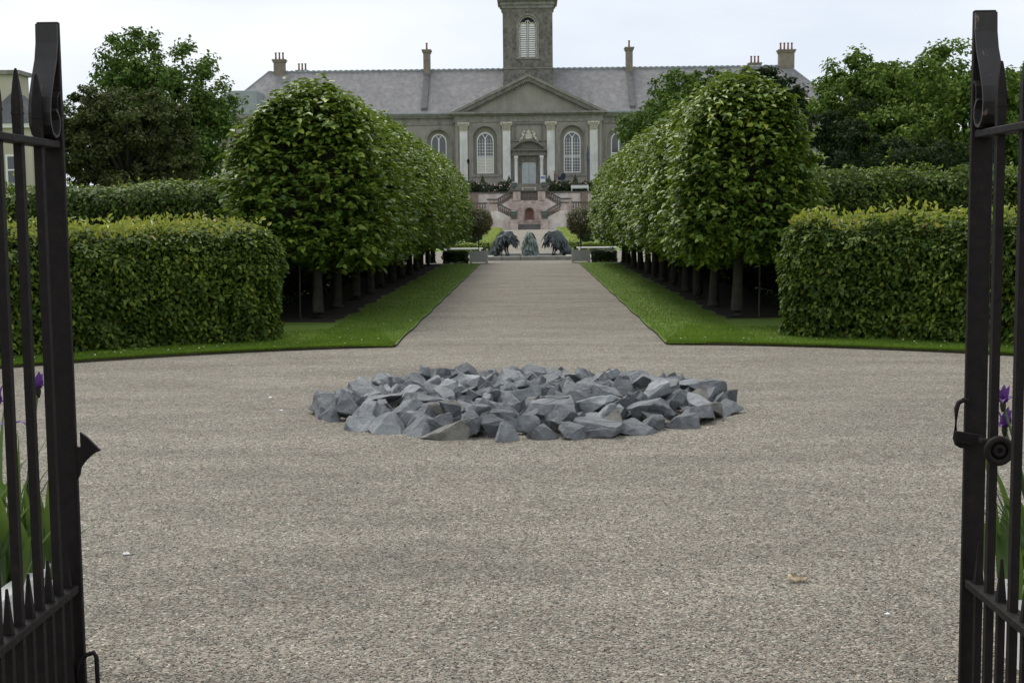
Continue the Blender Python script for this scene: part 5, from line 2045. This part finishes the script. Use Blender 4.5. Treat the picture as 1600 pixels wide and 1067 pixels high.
gl, xl, ye = gate_leaf(-1, 'left leaf of the open black iron gate with axe-shaped catch', [3.86 - .152 * k for k in range(9)], [3.935 - .152 * k for k in range(9)])
bm = bmesh.new()
ex = xl + .0325
pts = [(0, .912), (.016, .911), (.0155, .957), (.036, .942), (.056, .921), (.077, .899), (.060, .893), (.043, .880), (.027, .864), (.014, .846), (.010, .825), (0, .805)]
prism_y(bm, [(ex - .002 + a, z) for a, z in pts][::-1], ye - .005, ye + .007)
obj('catch_plate', bm, 'iron', gl)
bm = bmesh.new()
tube(bm, [(xl + .012, ye - .03, .05), (xl + .012, ye - .03, .20), (xl + .02, ye - .03, .235), (xl + .045, ye - .03, .262), (xl + .07, ye - .03, .272), (xl + .078, ye - .03, .255), (xl + .08, ye - .03, .05)], .0075, 8)
obj('drop_bolt', bm, 'iron', gl, True)
bm = bmesh.new()
box(bm, xl + .005, xl + .085, ye - .045, ye - .009, .12, .14)
obj('bolt_bracket', bm, 'iron', gl)

gr, xr, ye = gate_leaf(1, 'right leaf of the open black iron gate with ring latch', [3.822 - .19 * k for k in range(7)], [3.915 - .19 * k for k in range(7)])
ex = xr - .0325
bm = bmesh.new()
tube(bm, [(ex + .004, ye - .02, 1.034), (ex - .012, ye - .02, 1.036), (ex - .026, ye - .02, 1.028), (ex - .032, ye - .02, 1.010), (ex - .034, ye - .02, .92), (ex - .030, ye - .02, .905), (ex - .018, ye - .02, .897), (ex + .002, ye - .02, .896)], .0078, 8)
obj('latch_loop', bm, 'iron', gr, True)
bm = bmesh.new()
vs = box(bm, ex - .038, ex + .045, ye - .035, ye - .024, .905, .945)
for v in vs:
    if v.co.x > ex:
        v.co.z = .915 + (v.co.z - .925) * .8
obj('latch_plate', bm, 'iron', gr, bevel=.003)
bm = bmesh.new()
tube(bm, [(ex + .03, ye - .05, .92), (ex + .055, ye - .09, .918), (ex + .058, ye - .13, .918)], [.009, .0085, .008], 8)
obj('latch_arm', bm, 'iron', gr, True)
bm = bmesh.new()
bmesh.ops.create_icosphere(bm, subdivisions=2, radius=.013, matrix=Matrix.Translation((ex + .035, ye - .06, .915)))
obj('latch_rivet', bm, 'iron', gr, True)
bm = bmesh.new()                          # coiled ring end
cx_, cz_, cy_ = xr - .002, .915, 3.775
for ring_r, tr_ in ((.034, .0105), (.013, .008)):
    tube(bm, [(cx_ + ring_r * math.cos(a), cy_ - .012, cz_ + ring_r * math.sin(a)) for a in np.linspace(0, 2 * math.pi, 25)], tr_, 8, False, Vector((0, 1, 0)))
bmesh.ops.create_cone(bm, cap_ends=True, segments=20, radius1=.03, radius2=.03, depth=.012, matrix=Matrix.Translation((cx_, cy_ - .004, cz_)) @ Matrix.Rotation(math.pi / 2, 4, 'X'))
obj('latch_ring', bm, 'iron', gr, True)

# ================================================================== IRISES IN TROUGHS, LITTER
def trough(x0, x1, y0, y1, h, label):
    t = thing('white_trough', label, 'planter', ((x0 + x1) / 2, (y0 + y1) / 2, 0))
    for nme, a in (('front_panel', (x0, x1, y0, y0 + .02)), ('back_panel', (x0, x1, y1 - .02, y1)), ('side_panel', (x0, x0 + .02, y0 + .021, y1 - .021)), ('side_panel', (x1 - .02, x1, y0 + .021, y1 - .021))):
        bm = bmesh.new()
        box(bm, *a, 0, h - .03)
        obj(nme, bm, 'white', t, bevel=.003)
    for a in ((x0 - .02, x1 + .02, y0 - .02, y0 + .045), (x0 - .02, x1 + .02, y1 - .045, y1 + .02), (x0 - .02, x0 + .045, y0 + .046, y1 - .046), (x1 - .045, x1 + .02, y0 + .046, y1 - .046)):
        bm = bmesh.new()
        box(bm, *a, h - .029, h)
        obj('rim', bm, 'white', t, bevel=.003)
    bm = bmesh.new()
    box(bm, x0 + .021, x1 - .021, y0 + .021, y1 - .021, .05, h - .05)
    obj('soil', bm, 'soil', t)


def blade(parent, base, az, L, wd, bend, name='leaf', mat='iris_leaf', lean=.12):
    bm = bmesh.new()
    n = 9
    d = Vector((math.cos(az), math.sin(az), 0))
    sd = Vector((-math.sin(az), math.cos(az), 0))
    a, b, c = [], [], []
    p = Vector(base)
    th = math.pi / 2 - lean
    for i in range(n + 1):
        f = i / n
        w = wd * .5 * (1 - f ** 2.2) * (.75 + .5 * min(1, f * 3) - .25 * f) + .0006
        nn = d * -math.sin(th) + Vector((0, 0, math.cos(th)))
        a.append(bm.verts.new(p + sd * w))
        b.append(bm.verts.new(p - nn * w * .35))
        c.append(bm.verts.new(p - sd * w))
        p = p + (d * math.cos(th) + Vector((0, 0, math.sin(th)))) * (L / n)
        th -= bend / n * (.4 + 1.2 * f)
    for i in range(n):
        bm.faces.new((a[i], b[i], b[i + 1], a[i + 1]))
        bm.faces.new((b[i], c[i], c[i + 1], b[i + 1]))
    o = obj(name, bm, mat, None, True)
    o.parent = parent
    return o


def iris(name, label, loc, nl, stalks, seed, L=(.35, .62), wd=.028, group=None):
    g = random.Random(seed)
    t = thing(name, label, 'plant', loc, group)
    for k in range(nl):
        blade(t, (g.gauss(0, .06), g.gauss(0, .06), -.01), g.uniform(0, 6.28), g.uniform(*L), wd * g.uniform(.7, 1.2), g.uniform(.25, 1.6), lean=g.uniform(.05, .35))
    for (dx, dy, h, n_) in stalks:
        bm = bmesh.new()
        pts = [(dx * .15, dy * .15, -.01), (dx * .35, dy * .35, h * .4), (dx * .7, dy * .7, h * .75), (dx, dy, h)]
        tube(bm, pts, [.007, .006, .005, .0045], 6)
        sk = obj('flower_stalk', bm, 'iris_leaf', None, True)
        sk.parent = t
        bm = bmesh.new()
        lathe(bm, [(.005, h - .03), (.011, h - .01), (.009, h + .012), (.003, h + .02)], dx, dy, 7)
        bu = obj('bud', bm, 'twig', None, True)
        bu.parent = sk
        for k in range(6):
            a = k * math.pi / 3 + g.uniform(-.2, .2)
            o = blade(sk, (dx, dy, h + .005), a, .064 * g.uniform(.85, 1.15), .034 * g.uniform(.8, 1.1), 2.5 if k % 2 == 0 else .35, 'petal', 'iris_petal', lean=.75 if k % 2 == 0 else .3)
    return t


trough(-2.6, -1.715, 3.75, 4.72, .40, 'white trough of irises behind the left gate leaf')
trough(1.70, 2.5, 3.98, 4.72, .38, 'white trough of irises behind the right gate leaf')
iris('iris_plant', 'purple iris clump behind the left gate beside its stile', (-1.82, 4.54, .36), 20, [(.07, .06, .65, 1), (-.02, .02, .52, 1)], 1, group='irises behind the gates')
iris('iris_plant', 'purple iris clump farther left behind the gate bars', (-1.85, 4.28, .36), 20, [(.03, .12, .62, 1), (-.02, .05, .57, 1)], 2, group='irises behind the gates')
iris('iris_plant', 'leafy clump low at the far end of the left trough', (-1.79, 4.62, .36), 22, [], 3, L=(.2, .36), wd=.034, group='irises behind the gates')
iris('iris_plant', 'leafy clump low at the near end of the left trough', (-1.82, 4.40, .36), 22, [], 7, L=(.22, .42), wd=.034, group='irises behind the gates')
iris('iris_plant', 'purple iris clump behind the right gate latch', (1.78, 4.5, .34), 20, [(-.14, .04, .60, 1), (-.125, .06, .51, 1), (.0, .02, .58, 1)], 4, group='irises behind the gates')
iris('iris_plant', 'broad-leaved clump overhanging the front of the right trough', (1.74, 4.22, .34), 24, [], 5, L=(.20, .38), wd=.05, group='irises behind the gates')
iris('iris_plant', 'broad-leaved clump overhanging the back of the right trough', (1.73, 4.52, .34), 24, [], 6, L=(.20, .36), wd=.05, group='irises behind the gates')

# curled dry leaf and a few pale scraps on the gravel
bm = bmesh.new()
nx_, ny_ = 9, 6
grid = []
for i in range(nx_):
    row = []
    for j in range(ny_):
        u, v_ = i / (nx_ - 1) * 2 - 1, j / (ny_ - 1) * 2 - 1
        w_ = .022 * math.sqrt(max(.02, 1 - u * u))
        row.append(bm.verts.new((1.16 + u * .042, 5.64 + v_ * w_, .004 + .020 * v_ * v_ * (1 - .3 * u) + .008 * u * u + .004 * math.sin(u * 9 + v_ * 4))))
    grid.append(row)
for i in range(nx_ - 1):
    for j in range(ny_ - 1):
        bm.faces.new((grid[i][j], grid[i + 1][j], grid[i + 1][j + 1], grid[i][j + 1]))
bmesh.ops.solidify(bm, geom=bm.faces[:], thickness=.0015)
tag(obj('dry_leaf', bm, 'dead_leaf', None, True), 'curled tan dry leaf on the gravel at lower right', 'leaf')
for i, (x, y, sz, lab) in enumerate(((-1.96, 6.18, .013, 'small white pebble on the gravel near the left gate stile'), (-2.35, 11.7, .014, 'white pebble on the gravel left of the stone ring'), (1.42, 5.15, .009, 'pale pebble nearer the camera than the dry leaf'), (-2.1, 10.9, .012, 'white pebble close to the left rim of the stone ring'))):
    bm = bmesh.new()
    bmesh.ops.create_icosphere(bm, subdivisions=2, radius=sz, matrix=Matrix.Translation((x, y, sz * .5)) @ Matrix.Diagonal((1.4, 1.0, .65, 1)))
    for v_ in bm.verts:
        v_.co += Vector((random.uniform(-1, 1), random.uniform(-1, 1), random.uniform(-1, 1))) * sz * .12
    tag(obj('white_pebble', bm, 'white'), lab, 'pebble')
